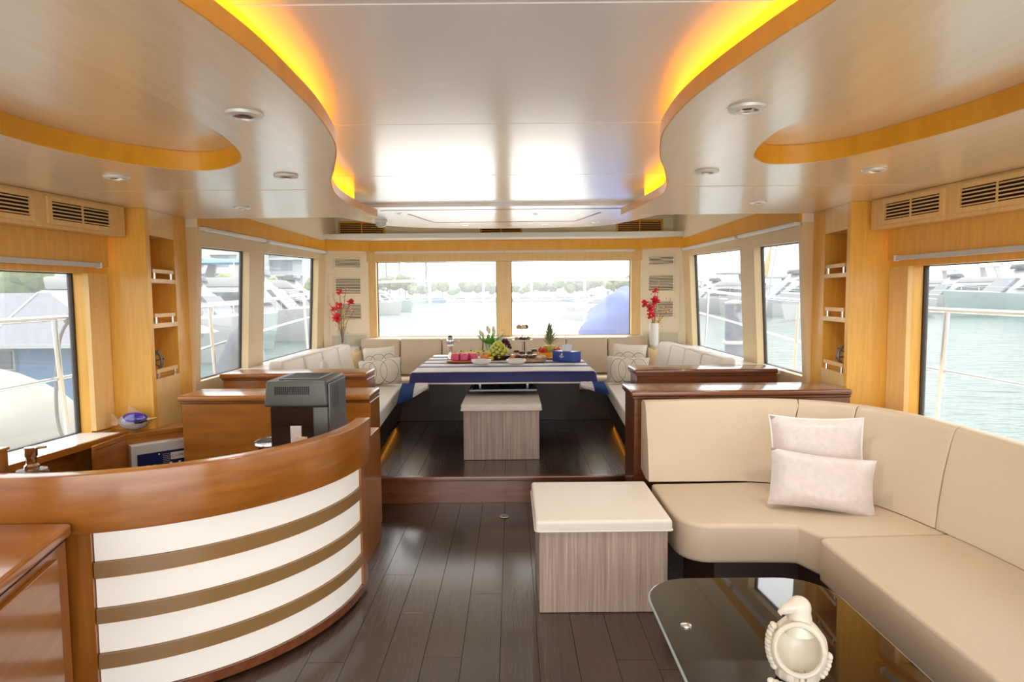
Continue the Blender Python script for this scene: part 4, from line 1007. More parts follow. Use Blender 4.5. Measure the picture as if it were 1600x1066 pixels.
# grape bowl
gx, gy = -.04, 6.5
t = thing('fruit_bowl', 'low dark bowl heaped with grapes behind the white plates', 'bowl', (gx, gy, TT))
obj('bowl', lathe(B(), [(0, 0), (.07, 0), (.12, .045), (.115, .047), (.066, .008), (0, .008)], (gx, gy, TT), 28), M_CHOC, t, smooth=True)
gb = thing('grape_bunch', 'bunch of yellow-green grapes heaped in the fruit bowl', 'grapes', (gx, gy, TT+.02))
rnd = random.Random(3)
for i in range(46):
    f_ = i/46; z = TT+.03+.155*f_; rr = .088*(1-f_**2.2)+.006; a = i*2.4
    bm = B(); ball(bm, (gx-.02+rr*math.cos(a), gy-.02+rr*.8*math.sin(a), z), .019, sub=2); obj('grape', bm, M_GRAPEG, gb, smooth=True)
gb = thing('grape_bunch', 'bunch of dark red grapes at the back of the fruit bowl', 'grapes', (gx+.06, gy+.05, TT+.1))
for i in range(22):
    a = i*2.4; rr = .014+.055*(i/22)**.6
    bm = B(); ball(bm, (gx+.05+rr*.8*math.cos(a), gy+.07+rr*.5*math.sin(a), TT+.195-.085*(i/22)), .018, sub=1); obj('grape', bm, M_GRAPED, gb, smooth=True)
for i, (x, y, r, mt_, lab) in enumerate(((-.165, 6.46, .032, M_ORANGE, 'orange slice pile left of the grapes'), (-.215, 6.5, .028, M_PEACH, 'peach wedge at the far left of the grapes'), (.095, 6.42, .03, M_PEACH, 'peach wedge right of the grapes'), (.135, 6.47, .03, M_REDF, 'red apple piece right of the grapes'), (.075, 6.37, .024, M_ORANGE, 'small orange before the grapes at right'), (-.13, 6.40, .024, M_YEL, 'small yellow plum before the grapes at left'))):
    t = thing('fruit', lab, 'fruit', (x, y, TT))
    bm = B(); ball(bm, (x, y, TT+r*.9), r, 1.15, 1, .9, 2); obj('flesh', bm, mt_, t, smooth=True)
    obj('stalk', tube(B(), [(x, y, TT+r*1.65), (x+.004, y, TT+r*2.1)], .002, 5), M_TWIG, t)
# tiered cake stand
tx_, ty_ = .19, 6.84
t = thing('cake_stand', 'two-tier glass cake stand with a ring handle', 'cake stand', (tx_, ty_, TT))
obj('foot', lathe(B(), [(0, 0), (.05, 0), (.045, .006), (.008, .014), (0, .014)], (tx_, ty_, TT), 24), M_STEEL, t, smooth=True)
obj('rod', tube(B(), [(tx_, ty_, TT+.012), (tx_, ty_, TT+.375)], .005, 8), M_STEEL, t, smooth=True)
ZT1, ZT2 = TT+.165, TT+.292
obj('tier', lathe(B(), [(0, 0), (.08, 0), (.112, .012), (.11, .015), (.078, .005), (0, .005)], (tx_, ty_, ZT1), 32), M_WHITE, t, smooth=True)
obj('tier', lathe(B(), [(0, 0), (.055, 0), (.073, .010), (.071, .013), (.053, .005), (0, .005)], (tx_, ty_, ZT2), 32), M_WHITE, t, smooth=True)
obj('ring_handle', tube(B(), [(tx_+.016*math.cos(a), ty_, TT+.393+.02*math.sin(a)) for a in [2*PI*i/20 for i in range(20)]], .003, 6, closed=True), M_CHROME, t, smooth=True)
for i, (dx, dy, zz, r, mt_, lab) in enumerate(((-.034, -.02, ZT2, .030, M_CAKE, 'brown cake at left on the upper tier'), (.012, -.034, ZT2, .028, M_CREAM, 'pale cream cake in the middle of the upper tier'), (.042, .0, ZT2, .026, M_CHOC, 'chocolate cake at right on the upper tier'),
        (-.06, -.03, ZT1, .025, M_CAKE, 'brown cake at left on the lower tier'), (-.015, -.06, ZT1, .025, M_CHOC, 'chocolate cake at left front on the lower tier'), (.025, -.055, ZT1, .025, M_CHOC, 'chocolate cake at right front on the lower tier'), (.065, -.02, ZT1, .025, M_CAKE, 'brown cake at right on the lower tier'))):
    x, y = tx_+dx, ty_+dy
    q = thing('small_cake', lab, 'cake', (x, y, zz+.006))
    obj('sponge', lathe(B(), [(0, 0), (r*.8, 0), (r, .022), (r*.9, .03), (0, .036)], (x, y, zz+.0065), 14), mt_, q, smooth=True)
    obj('icing', lathe(B(), [(r*.7, 0), (r*.5, .006), (0, .009)], (x, y, zz+.0385), 12), M_PASTRY if i % 2 else M_CHOC, q, smooth=True)
# muffin basket
mx_, my_ = .255, 6.30
t = thing('bread_basket', 'oval wicker tray of chocolate muffins', 'basket', (mx_, my_, TT))
obj('tray', lathe(B(), [(0, 0), (.13, 0), (.15, .03), (.143, .032), (.125, .007), (0, .007)], (mx_, my_, TT), 32, 1.18, .8), M_PASTRY, t, smooth=True)
obj('rim', tube(B(), [(mx_+.172*math.cos(a), my_+.117*math.sin(a), TT+.033) for a in [2*PI*i/36 for i in range(36)]], .006, 6, closed=True), M_CAKE, t, smooth=True)
muf = [(-.12, -.02, 0), (-.055, -.055, 0), (.015, -.06, 0), (-.10, .05, 0), (-.03, .06, 0), (.05, .06, 0), (-.075, .0, .042), (.0, .0, .042), (-.13, .06, .05), (.045, .05, .06), (.085, -.05, 0), (.13, -.01, 0), (.12, .05, 0)]
nm_ = ['far left', 'front left', 'front centre', 'back left', 'back centre', 'back right', 'upper left', 'upper centre', 'topmost at left', 'topmost at right', 'front right', 'far right', 'right rear']
for i, (dx, dy, dz) in enumerate(muf):
    x, y = mx_+dx, my_+dy; pale = i >= 10
    q = thing('muffin', f'{"pale pastry" if pale else "chocolate muffin"} at the {nm_[i]} of the wicker tray', 'pastry' if pale else 'muffin', (x, y, TT+.008+dz), group='bakes on the wicker tray')
    obj('case', lathe(B(), [(0, 0), (.022, 0), (.03, .025), (0, .027)], (x, y, TT+.0085+dz), 12), M_PASTRY, q, smooth=True)
    obj('crown', lathe(B(), [(.03, 0), (.033, .008), (.024, .022), (0, .028)], (x, y, TT+.0336+dz), 14), M_PASTRY if pale else M_CHOC, q, smooth=True)
# pineapple with fruit platter
px_, py_ = .468, 6.62
t = thing('fruit_platter', 'round platter of orange slices under the pineapple', 'platter', (px_, py_, TT))
obj('dish', lathe(B(), [(0, 0), (.12, 0), (.16, .012), (.155, .015), (.115, .006), (0, .006)], (px_, py_, TT), 32), M_WHITE, t, smooth=True)
for i in range(14):
    a = PI+PI*i/13*1.0; x, y = px_+.125*math.cos(a), py_+.115*math.sin(a)
    q = obj('orange_slice', lathe(B(), [(0, 0), (.034, 0), (.036, .006), (.034, .012), (0, .012)], (0, 0, 0), 14), M_ORANGE if i % 4 else M_YEL, None, smooth=True)
    tag(q, 'orange slice laid round the front of the pineapple platter', 'fruit slice', 'orange slices on the platter'); q.location = (x, y, TT+.028); q.rotation_euler = (R_(50)*math.sin(a)*-1, R_(35)*math.cos(a), 0)
t = thing('pineapple', 'half pineapple with tall spiky crown on the fruit platter', 'pineapple', (px_, py_, TT+.008))
bm = lathe(B(), [(0, 0), (.05, 0), (.058, .03), (.06, .07), (.057, .11), (.05, .118), (0, .12)], (px_, py_, TT+.008), 24)
obj('body', bm, M_PINE, t, smooth=True)
obj('cut_rim', lathe(B(), [(.058, 0), (.06, .006), (.05, .010), (0, .010)], (px_, py_, TT+.122), 24), M_YEL, t, smooth=True)
for i in range(44):
    f_ = i/44; a = i*2.4; z0 = TT+.13+.12*f_; out = .095*(1-f_)+.014
    obj('crown_leaf', leaf_bm((px_+.012*math.cos(a), py_+.012*math.sin(a), z0), (px_+.012+out*math.cos(a), py_+out*math.sin(a), z0+.055+.085*f_), .013, bend=-.008, n=4), M_LEAFP, t)
for i in range(9):
    a = [PI*1.02, PI*1.1, PI*1.2, PI*1.28, PI*.95, PI*1.88, PI*1.97, PI*2.05, PI*1.8][i]
    x, y = px_+.085*math.cos(a), py_+.085*math.sin(a)
    q = obj('strawberry', lathe(B(), [(0, 0), (.012, .004), (.024, .03), (.022, .048), (0, .056)], (0, 0, 0), 12), M_REDF, smooth=True)
    tag(q, f'red strawberry leaning on the {"left" if i < 5 else "right"} side of the pineapple', 'strawberry', 'strawberries round the pineapple')
    q.location = (x, y, TT+.052+.012*(i % 2)); q.rotation_euler = (R_(18)*-math.sin(a), R_(18)*math.cos(a), 0)
    obj('calyx', lathe(B(), [(.012, .05), (.006, .058), (0, .058)], (0, 0, 0), 8), M_LEAF, q, local=True)
# tissue box
c0 = Vector((.655, 6.13, TT+.001)); u = Vector((-.20, .225, 0)).normalized(); v = Vector((.16, .03, 0)).normalized()
u = Vector((-v.y, v.x, 0)); W_, D_ = .14, .245
u = Vector((-.72, .69, 0)); v = Vector((.69, .72, 0))
t = thing('tissue_box', 'blue tissue box with a white emblem on the right of the table', 'tissue box', (c0.x, c0.y, TT))
Hb = .1
p = [c0, c0+v*W_, c0+v*W_+u*D_, c0+u*D_]
obj('box', hexa(B(), p+[q+Vector((0, 0, Hb)) for q in p]), M_BLUEB, t, bevel=.002, seg=1)
cc = c0+v*W_/2+u*D_/2+Vector((0, 0, Hb))
bm = B()
pts = [(-.05, 0, 0), (-.02, .004, .0), (.02, -.004, 0), (.05, 0, 0), (.065, .01, .06), (.02, -.012, .075), (-.02, .014, .062), (-.06, -.008, .045)]
lo = [bm.verts.new(cc+u*-a+v*b_+Vector((0, 0, z+.0005))) for a, b_, z in pts]
fc = [bm.faces.new((lo[0], lo[1], lo[6], lo[7])), bm.faces.new((lo[1], lo[2], lo[5], lo[6])), bm.faces.new((lo[2], lo[3], lo[4], lo[5]))]
res = bmesh.ops.extrude_face_region(bm, geom=fc)
for vv in [g for g in res['geom'] if isinstance(g, bmesh.types.BMVert)]: vv.co += v*.004
obj('tissue', bm, M_TISSUE, t, smooth=True)
fc_ = c0+u*D_*.52-v*.0012
def mark(pts2, nm):
    bm = B(); a = [bm.verts.new(fc_-u*x+Vector((0, 0, z))) for x, z in pts2]; b2 = [bm.verts.new(fc_-u*x+v*.001+Vector((0, 0, z))) for x, z in pts2]
    bm.faces.new(a); bm.faces.new(b2[::-1]); n = len(pts2)
    for i in range(n): bm.faces.new((a[i], a[(i+1) % n], b2[(i+1) % n], b2[i]))
    obj(nm, bm, M_WHITEP, t)
mark([(-.012, .062), (-.002, .08), (.008, .086), (.009, .07), (.002, .060)], 'emblem')
mark([(-.03, .05), (.03, .05), (.03, .056), (-.03, .057)], 'emblem_line'); mark([(-.018, .038), (.012, .038), (.016, .043), (-.018, .043)], 'emblem_line')

# ------------------------------------------------------------------ orchid vases in the front corners
def orchids(side, vx, vy, vmat, red, spray, seed):
    rnd = random.Random(seed)
    zb = .946
    t = thing('flower_vase', f'{"white ceramic" if vmat is M_WHITE else "frosted glass"} vase on the {side} corner ledge', 'vase', (vx, vy, zb))
    obj('vessel', lathe(B(), [(0, 0), (.044, 0), (.05, .01), (.052, .235), (.045, .24), (.043, .02), (0, .012)], (vx, vy, zb), 24), vmat, t, smooth=True)
    if vmat is M_WHITE: obj('lip', tube(B(), [(vx+.05*math.cos(a), vy+.05*math.sin(a), zb+.24) for a in [2*PI*i/24 for i in range(24)]], .005, 6, closed=True), vmat, t, smooth=True)
    t = thing('orchid_spray', f'red orchid spray with peach twigs in the {side} vase', 'flowers', (vx, vy, zb+.1))
    base = Vector((vx, vy, zb+.05))
    for (dx, dz, r) in red:
        tip = Vector((vx+dx, vy-.03+rnd.uniform(-.02, .02), zb+dz))
        mid = base.lerp(tip, .5)+Vector((-dx*.25, 0, .03))
        obj('stem', tube(B(), cr_path([base+Vector((dx*.1, 0, 0)), mid, tip], 4), .0035, 5), M_TWIG, t)
        for k in range(5):
            a = 2*PI*k/5+rnd.random(); dv = Vector((math.cos(a), -.55, math.sin(a))).normalized()
            bm = B(); rot = dv.to_track_quat('Z', 'Y').to_matrix()
            ball(bm, tip+dv*r*.5, r*.66, .9, .3, 1.0, 2, rot); obj('petal', bm, M_ORCHR, t, smooth=True)
        bm = B(); ball(bm, tip+Vector((0, -r*.5, 0)), r*.22, sub=1); obj('flower_centre', bm, M_YEL if rnd.random() < .4 else M_CHOC, t, smooth=True)
    for (dx, dz) in spray:
        tip = Vector((vx+dx, vy-.01, zb+dz)); mid = base.lerp(tip, .55)+Vector((-dx*.2, 0, .02))
        pts = cr_path([base, mid, tip], 5)
        obj('twig', tube(B(), pts, .0028, 5), M_TWIG, t)
        for k in range(9):
            q = pts[3+k % (len(pts)-3)]+Vector((rnd.uniform(-.04, .04), rnd.uniform(-.02, .02), rnd.uniform(-.035, .045)))
            bm = B(); ball(bm, q, .009, 1, .6, 1.3, 1); obj('bud', bm, M_ORCHP if k % 4 else M_YEL, t, smooth=True)
            if k % 2: obj('twiglet', tube(B(), [pts[3+k % (len(pts)-3)], q], .0016, 4), M_TWIG, t)
    for (dx, dz) in ((.06, .30), (-.05, .36), (.03, .42)):
        obj('leaf', leaf_bm((vx+dx*.3, vy, zb+dz-.05), (vx+dx, vy-.02, zb+dz+.02), .014), M_LIME, t, smooth=True)
orchids('left', -1.80, 7.08, M_CLEAR, [(-.01, .62, .036), (-.02, .46, .05), (.11, .50, .045), (-.04, .335, .055), (-.07, .43, .035)], [(-.15, .52), (-.13, .42), (.14, .40), (.06, .66), (-.09, .58)], 5)
orchids('right', 1.66, 7.10, M_WHITE, [(.0, .60, .036), (-.115, .46, .046), (.0, .49, .055), (-.05, .41, .05), (-.045, .33, .05)], [(.18, .50), (.17, .40), (.05, .66), (.13, .36), (-.01, .55)], 9)

# ------------------------------------------------------------------ outside: decks, rails
WZ = -1.3
M_GEL = plain('gelcoat_white', (.40, .40, .40), rough=.3, coat=.2)
M_DECK = plain('white_deck', (.82, .81, .79), rough=.6)
M_GELB = plain('gelcoat_cream', (.18, .165, .135), rough=.45, coat=.0)
M_HULLG = plain('hull_seafoam', (.25, .32, .315), rough=.3, coat=.2)
M_HULLB = plain('hull_blue', (.10, .20, .36), rough=.35)
M_TINT = plain('tinted_glass', (.05, .06, .08), rough=.08, coat=.5)
M_COVER = plain('blue_canvas', (.020, .062, .28), rough=.7, var=.15, scale=6)
M_COVERG = plain('slate_canvas', (.12, .13, .17), rough=.7, var=.15, scale=5)
M_ROOFG = plain('grey_roof', (.165, .17, .195), rough=.6, var=.05)
M_TREE = plain('foliage', (.11, .15, .08), rough=.8, var=.35, scale=.6)
M_TREEL = plain('foliage_light', (.20, .24, .11), rough=.8, var=.35, scale=1.5)
M_BLDG = plain('tower_grey', (.46, .49, .53), rough=.7, var=.06, scale=.1)
M_BLDG2 = plain('tower_pale', (.60, .60, .60), rough=.7)
M_TWIN = plain('tower_glazing', (.40, .44, .48), rough=.3)
M_BWIN = plain('tower_window', (.22, .27, .33), rough=.2)
M_QUAY = plain('quay_stone', (.26, .29, .34), rough=.8, var=.2, scale=.5)
M_BLUEC = plain('cover_blue_pale', (.12, .28, .55), rough=.6)
M_MASTO = plain('mast_orange', (.60, .36, .14), rough=.5)
mt, N, L, b = new_mat('sea_water')
b.inputs['Base Color'].default_value = (.045, .095, .088, 1); b.inputs['Roughness'].default_value = .12; b.inputs['IOR'].default_value = 1.33
tcn = N.new('ShaderNodeTexCoord'); mpn = N.new('ShaderNodeMapping'); mpn.inputs['Scale'].default_value = (.7, 1.6, 1)
nz = N.new('ShaderNodeTexNoise'); nz.inputs['Scale'].default_value = 1.1; nz.inputs['Detail'].default_value = 6
bp = N.new('ShaderNodeBump'); bp.inputs['Strength'].default_value = .8; bp.inputs['Distance'].default_value = .35
L.new(tcn.outputs['Object'], mpn.inputs[0]); L.new(mpn.outputs[0], nz.inputs['Vector']); L.new(nz.outputs['Fac'], bp.inputs['Height']); L.new(bp.outputs[0], b.inputs['Normal'])
M_SEA = mt
bm = B(); vv = [bm.verts.new(q) for q in ((-900, -300, WZ), (900, -300, WZ), (900, 1200, WZ), (-900, 1200, WZ))]; bm.faces.new(vv)
sea = obj('sea_water', bm, M_SEA, kind='stuff'); sea['label'] = 'pale green harbour water around the boat'; sea['category'] = 'water'

deck = [(-3.3, AFT), (-3.3, 6.5), (-3.0, 9.2), (-2.3, 11.2), (-1.1, 12.5), (0, 12.95), (1.1, 12.5), (2.3, 11.2), (3.0, 9.2), (3.3, 6.5), (3.3, AFT)]
bm = B()
def dz(y): return .22 if y < 6 else .22+(y-6)*.125
top = [(x, y, dz(y)) for x, y in deck]
# side decks and foredeck as a lofted strip from centre cut-out to the gunwale
inner = [(-2.72, AFT), (-2.70, 6.5), (-2.3, 7.66), (-2.0, 7.66), (-1.0, 7.66), (0, 7.66), (1.0, 7.66), (2.0, 7.66), (2.3, 7.66), (2.70, 6.5), (2.72, AFT)]
A = [bm.verts.new((x, y, dz(y))) for x, y in inner]; O2 = [bm.verts.new(q) for q in top]; O3 = [bm.verts.new((x, y, z-.35)) for x, y, z in top]
for i in range(len(A)-1):
    bm.faces.new((A[i], A[i+1], O2[i+1], O2[i])); bm.faces.new((O2[i], O2[i+1], O3[i+1], O3[i]))
fdk = struct('floor', bm, M_DECK)
obj('hull_topside', strip(B(), [(x, y, z-.36) for x, y, z in top], [(x*.98, y*.985, z-.36) for x, y, z in top], [(x*.86, y*.97, WZ-.2) for x, y, z in top], [(x*.88, y*.98, WZ-.2) for x, y, z in top]), M_GEL, fdk)
aftd = struct('floor', bx(-3.3, 3.3, -8.5, AFT-.11, -.1, -.02), M_DECK)
rail = [(3.18, .5, 1.35), (3.2, 3.0, 1.36), (3.2, 4.9, 1.375), (3.08, 6.7, 1.43), (2.98, 9.0, 1.53), (2.6, 10.4, 1.68), (2.1, 11.1, 1.765), (1.05, 12.05, 1.80), (0, 12.4, 1.81)]
for s, side in SIDES:
    t = thing('guard_rail', f'stainless steel guard rail along the {side} side deck and bow', 'railing', (s*3.2, 4.5, .22))
    pts = cr_path([(s*x, y, z) for x, y, z in rail], 6)
    obj('top_rail', tube(B(), pts, .021, 10), M_STEEL, t, smooth=True)
    mid = [(q.x, q.y, dz(q.y)+(q.z-dz(q.y))*.62) for q in pts if q.y < 10.2]
    obj('mid_rail', tube(B(), mid, .013, 8), M_STEEL, t, smooth=True)
    for y in (1.2, 2.9, 4.49, 6.7, 9.4):
        q = min(pts, key=lambda q: abs(q.y-y)); xx, zz = q.x, q.z
        obj('post', tube(B(), [(xx-s*.02, q.y+.06, dz(q.y)), (xx, q.y, zz)], .019, 8), M_STEEL, t, smooth=True)
        obj('post_base', lathe(B(), [(.04, 0), (.04, .012), (.024, .03), (.0, .03)], (xx-s*.02, q.y+.06, dz(q.y)+.001), 14), M_STEEL, t, smooth=True)
    for xq in (1.5, .5):
        q = min([q for q in pts if q.y > 9.5], key=lambda q: abs(abs(q.x)-xq))
        obj('post', tube(B(), [(q.x, q.y, dz(q.y)), (q.x, q.y, q.z)], .024, 8), M_STEEL, t, smooth=True)
        obj('post_base', lathe(B(), [(.05, 0), (.05, .012), (.03, .03), (.0, .03)], (q.x, q.y, dz(q.y)+.001), 14), M_STEEL, t, smooth=True)

# covered things on deck
def cover(label, c, sx, sy, sz, mat, cat, name, ridge=.25, seed=1):
    rnd = random.Random(seed); bm = B(); vs = ball(bm, (0, 0, 0), 1, 1, 1, 1, 4)
    for v in vs:
        x, y, z = v.co
        e = .55
        f_ = lambda t: math.copysign(abs(t)**e, t)
        v.co = Vector((x*sx*(1+.05*math.sin(9*z+4*y)), y*sy, 0)); zz = max(z, -.35)
        v.co.z = (zz+.35)/1.35*sz*(1+.12*math.sin(3.1*x+1)+.03*math.sin(11*x+7*y))
        v.co += Vector(c)
    t = thing(name, label, cat, c); obj('canvas', bm, mat, t, smooth=True)
    pts = [(c[0]+sx*1.03*math.cos(a), c[1]+sy*1.03*math.sin(a), c[2]+.02+.01*math.sin(6*a)) for a in [2*PI*i/40 for i in range(40)]]
    obj('hem', tube(B(), pts, .016, 6, closed=True), mat, t, smooth=True)
    return t
t = cover('blue canvas cover over the tender on the foredeck at right', (1.72, 9.6, dz(9.6)), .62, .8, .85, M_COVER, 'boat cover', 'tender_cover', seed=2)
bm = B(); vs = ball(bm, (1.98, 9.3, dz(9.6)+.42), .34, .9, 1.6, 1.35, 3); obj('cover_hump', bm, M_COVER, t, smooth=True)
cover('grey canvas fender basket on the left side deck', (-2.95, 7.15, dz(7.15)), .24, .45, .78, M_COVERG, 'cover', 'fender_cover', seed=4)
t = thing('mooring_pile', 'dark navy covered pile beyond the right guard rail', 'pile', (3.56, 10.0, WZ))
obj('pile', tube(B(), [(3.56, 10.0, WZ-.5), (3.56, 10.0, 1.35)], .14, 20), M_COVERG, t, smooth=True); obj('pile_cap', lathe(B(), [(.15, 0), (.15, .03), (0, .07)], (3.56, 10, 1.35), 20), M_GEL, t, smooth=True)
obj('rope', tube(B(), [(3.56+.15*math.cos(a), 10+.15*math.sin(a), .75) for a in [2*PI*i/24 for i in range(24)]], .03, 6, closed=True), M_WHITEP, t, smooth=True)

# ------------------------------------------------------------------ boats
def yacht(label, L_, Bm, F_, loc, head, hull=None, fly=True, group=None, canvas=None, name='motor_yacht', arch=True, number=None):
    """bow along local +X. F_ freeboard at bow"""
    hull = hull or M_GEL
    t = thing(name, label, 'boat', loc, head, group)
    n = 16; rows = []
    for i in range(n+1):
        f_ = i/n; x = -L_/2+L_*f_
        hw = Bm/2*(1-max(0, (f_-.45)/.55)**2.3)+.02; fb = F_*(.72+.28*f_**1.5); flare = .80-.45*max(0, f_-.5)
        xo = 0 if f_ < .6 else -(f_-.6)*.30*F_*2.0
        rows.append([(x+xo, -hw*flare*.9, -.3), (x+xo*.3, -hw*.96, fb*.45), (x, -hw, fb), (x, 0, fb+.06*Bm*(1-f_*.5)), (x, hw, fb), (x+xo*.3, hw*.96, fb*.45), (x+xo, hw*flare*.9, -.3)])
    obj('hull', sweep(B(), rows), hull, t, local=True, smooth=True)
    fbm = F_*.80
    def house(x0, x1, w0, w1, z0, z1, rk0, rk1, mat, nm, par=t):
        bm = hexa(B(), [(x0, -w0, z0), (x1, -w0*.8, z0), (x1, w0*.8, z0), (x0, w0, z0), (x0+rk0, -w1, z1), (x1-rk1, -w1*.7, z1), (x1-rk1, w1*.7, z1), (x0+rk0, w1, z1)])
        return obj(nm, bm, mat, par, local=True, bevel=.06*F_, seg=2, smooth=True)
    hb = Bm/2
    cab = house(-L_*.38, L_*.24, hb*.80, hb*.70, fbm*.95, fbm+F_*.75, .2, L_*.13, M_GEL, 'cabin')
    for sg in (-1, 1):
        bm = hexa(B(), [(-L_*.30, sg*hb*.80, fbm+F_*.22), (L_*.16, sg*hb*.70, fbm+F_*.24), (L_*.16, sg*hb*.60, fbm+F_*.25), (-L_*.30, sg*hb*.6, fbm+F_*.22), (-L_*.27, sg*hb*.755, fbm+F_*.60), (L_*.06, sg*hb*.705, fbm+F_*.60), (L_*.06, sg*hb*.6, fbm+F_*.6), (-L_*.27, sg*hb*.6, fbm+F_*.6)])
        obj('side_window', bm, M_TINT, cab, local=True)
    bm = hexa(B(), [(L_*.225, -hb*.56, fbm+F_*.16), (L_*.235, -hb*.5, fbm+F_*.12), (L_*.235, hb*.5, fbm+F_*.12), (L_*.225, hb*.56, fbm+F_*.16), (L_*.125, -hb*.52, fbm+F_*.66), (L_*.14, -hb*.46, fbm+F_*.68), (L_*.14, hb*.46, fbm+F_*.68), (L_*.125, hb*.52, fbm+F_*.66)])
    obj('windscreen', bm, M_TINT, cab, local=True)
    zt = fbm+F_*.75
    if fly:
        house(-L_*.34, L_*.10, hb*.66, hb*.72, zt, zt+F_*.28, 0, L_*.05, M_GEL, 'flybridge')
        house(L_*.02, L_*.085, hb*.55, hb*.45, zt+F_*.28, zt+F_*.48, L_*.02, L_*.0, M_TINT, 'fly_screen')
        zt += F_*.28
    if arch:
        for sg in (-1, 1):
            obj('arch_leg', hexa(B(), [(-L_*.30, sg*hb*.62, zt), (-L_*.24, sg*hb*.62, zt), (-L_*.24, sg*hb*.54, zt), (-L_*.30, sg*hb*.54, zt), (-L_*.26, sg*hb*.55, zt+F_*.5), (-L_*.22, sg*hb*.55, zt+F_*.5), (-L_*.22, sg*hb*.47, zt+F_*.5), (-L_*.26, sg*hb*.47, zt+F_*.5)]), M_GEL, t, local=True)
        obj('arch_top', box(B(), -L_*.27, -L_*.20, -hb*.56, hb*.56, zt+F_*.5, zt+F_*.58), M_GEL, t, local=True, bevel=.03)
        obj('radar', lathe(B(), [(0, 0), (.28, 0), (.3, .12), (.2, .22), (0, .24)], (-L_*.235, 0, zt+F_*.58), 14), M_GEL, t, local=True, smooth=True)
    if canvas:
        house(-L_*.40, L_*.02, hb*.75, hb*.60, zt+F_*.40, zt+F_*.52, .3, .3, canvas, 'bimini')
        for sg in (-1, 1):
            for xq in (-L_*.36, -L_*.03): obj('bimini_pole', tube(B(), [(xq, sg*hb*.62, zt-.1), (xq, sg*hb*.65, zt+F_*.42)], .025, 6), M_STEEL, t, local=True)
    rl = []
    for i in range(9):
        f_ = .45+.55*i/8; hw = Bm/2*(1-max(0, (f_-.45)/.55)**2.3)*.95; rl.append((-L_/2+L_*f_*.985, hw, F_*(.72+.28*f_**1.5)))
    for sg in (-1, 1):
        obj('bow_rail', tube(B(), [(x, sg*y, z+.65) for x, y, z in rl], .025, 6), M_STEEL, t, local=True, smooth=True)
        for x, y, z in rl[::2]: obj('stanchion', tube(B(), [(x, sg*y, z), (x, sg*y, z+.65)], .02, 5), M_STEEL, t, local=True)
    if number:
        tx = text('hull_number', number, F_*.22, M_COVERG, t, (0, 0, 0), (PI/2, 0, 0), ext=.01)
        tx.location = (L_*.30, -(Bm/2*(1-((.80-.45)/.55)**2.3))-.10, F_*.62)
    return t
def at(px, Y):                     # lateral place of something seen at column px, Y metres ahead
    return .08+(px-800)/1000*Y
# port side, close: bows point toward us (+X)
yacht('white motor yacht with hull number 543 moored beyond the left middle window', 11, 3.6, 2.1, (-16.6, 29, WZ), R_(-6), number='543')
yacht('white flybridge yacht with pale green hull seen through the left front window', 11, 3.6, 2.0, (-18.2, 36, WZ), R_(-8), hull=M_HULLG)
yacht('farther white yacht behind the pale green hull at the left front window', 13, 4.0, 2.3, (-18.0, 51, WZ), R_(-4))
yacht('white yacht under a blue bimini behind the 543 yacht', 13, 4.0, 2.3, (-17.4, 43, WZ), R_(-5), canvas=M_BLUEC)
yacht('small red-hulled runabout ahead of the pale green yacht', 5, 1.8, .8, (-14.9, 44.5, WZ), R_(-10), hull=plain('hull_red', (.35, .10, .11), rough=.4), fly=False, arch=False, name='runabout')
yacht('blue-hulled low boat whose bow shows in the left middle window', 9, 3, 1.4, (-14.4, 19.2, WZ), R_(-4), hull=M_HULLB, fly=False, arch=False, name='runabout')
yacht('distant white yacht at the left edge of the windscreen', 12, 3.8, 2.2, (at(575, 105), 105, WZ), R_(-10), canvas=None)
yacht('distant dark-bottomed yacht in the left windscreen', 13, 4, 2.3, (at(596, 125), 125, WZ), R_(-5), hull=M_HULLG)
yacht('farthest white yacht in the left windscreen', 14, 4.2, 2.4, (at(592, 160), 160, WZ), R_(-5))
# neighbour alongside: rounded cream foredeck and a blue houseboat behind it
t = thing('neighbour_boat', 'rounded cream bow of the boat moored alongside at left', 'boat', (-8.3, 8.6, WZ))
bm = B(); vs = ball(bm, (-8.3, 8.6, WZ), 1, 1, 1, 1, 4)
for v in vs:
    x, y, z = v.co-Vector((-8.3, 8.6, WZ)); e = lambda q, p: math.copysign(abs(q)**p, q)
    v.co = Vector((-8.3+e(x, .8)*2.7, 8.0+e(y, .8)*2.3, WZ+max(-.3, e(z, .75)*2.05)))
obj('hull', bm, M_GELB, t, smooth=True)
bm = B(); ball(bm, (-8.0, 7.9, WZ+1.93), .62, 1, 1, .30, 3); obj('deck_hatch', bm, plain('lilac_canvas', (.35, .34, .48), rough=.7), t, smooth=True)
for k in range(2):
    pts = [(-8.35+.5*k-.45, 7.4, .65), (-8.35+.5*k-.42, 7.4, .95), (-8.35+.5*k-.2, 7.4, 1.12), (-8.35+.5*k+.05, 7.4, 1.05), (-8.35+.5*k+.1, 7.4, .8)]
    obj('bow_loop', tube(B(), cr_path(pts, 5), .03, 8), M_GEL, t, smooth=True)
t = thing('mooring_rope', 'pale rope hanging in a loop from the left guard rail', 'rope', (-3.22, 4.72, 1.35))
obj('rope', tube(B(), cr_path([(-3.2, 4.74, 1.35), (-3.25, 4.70, 1.2), (-3.27, 4.66, .8), (-3.28, 4.7, .52), (-3.26, 4.8, .42), (-3.24, 4.92, .52), (-3.22, 4.98, .8), (-3.21, 5.02, .98)], 6), .012, 8), M_GELB, t, smooth=True)
obj('knot', tube(B(), [(-3.2+.03*math.cos(a), 4.74, 1.36+.03*math.sin(a)) for a in [2*PI*i/16 for i in range(16)]], .012, 6, closed=True), M_GELB, t, smooth=True)
t = thing('houseboat', 'blue houseboat with grey roof beyond the cream bow', 'boat', (-18, 15.5, WZ))
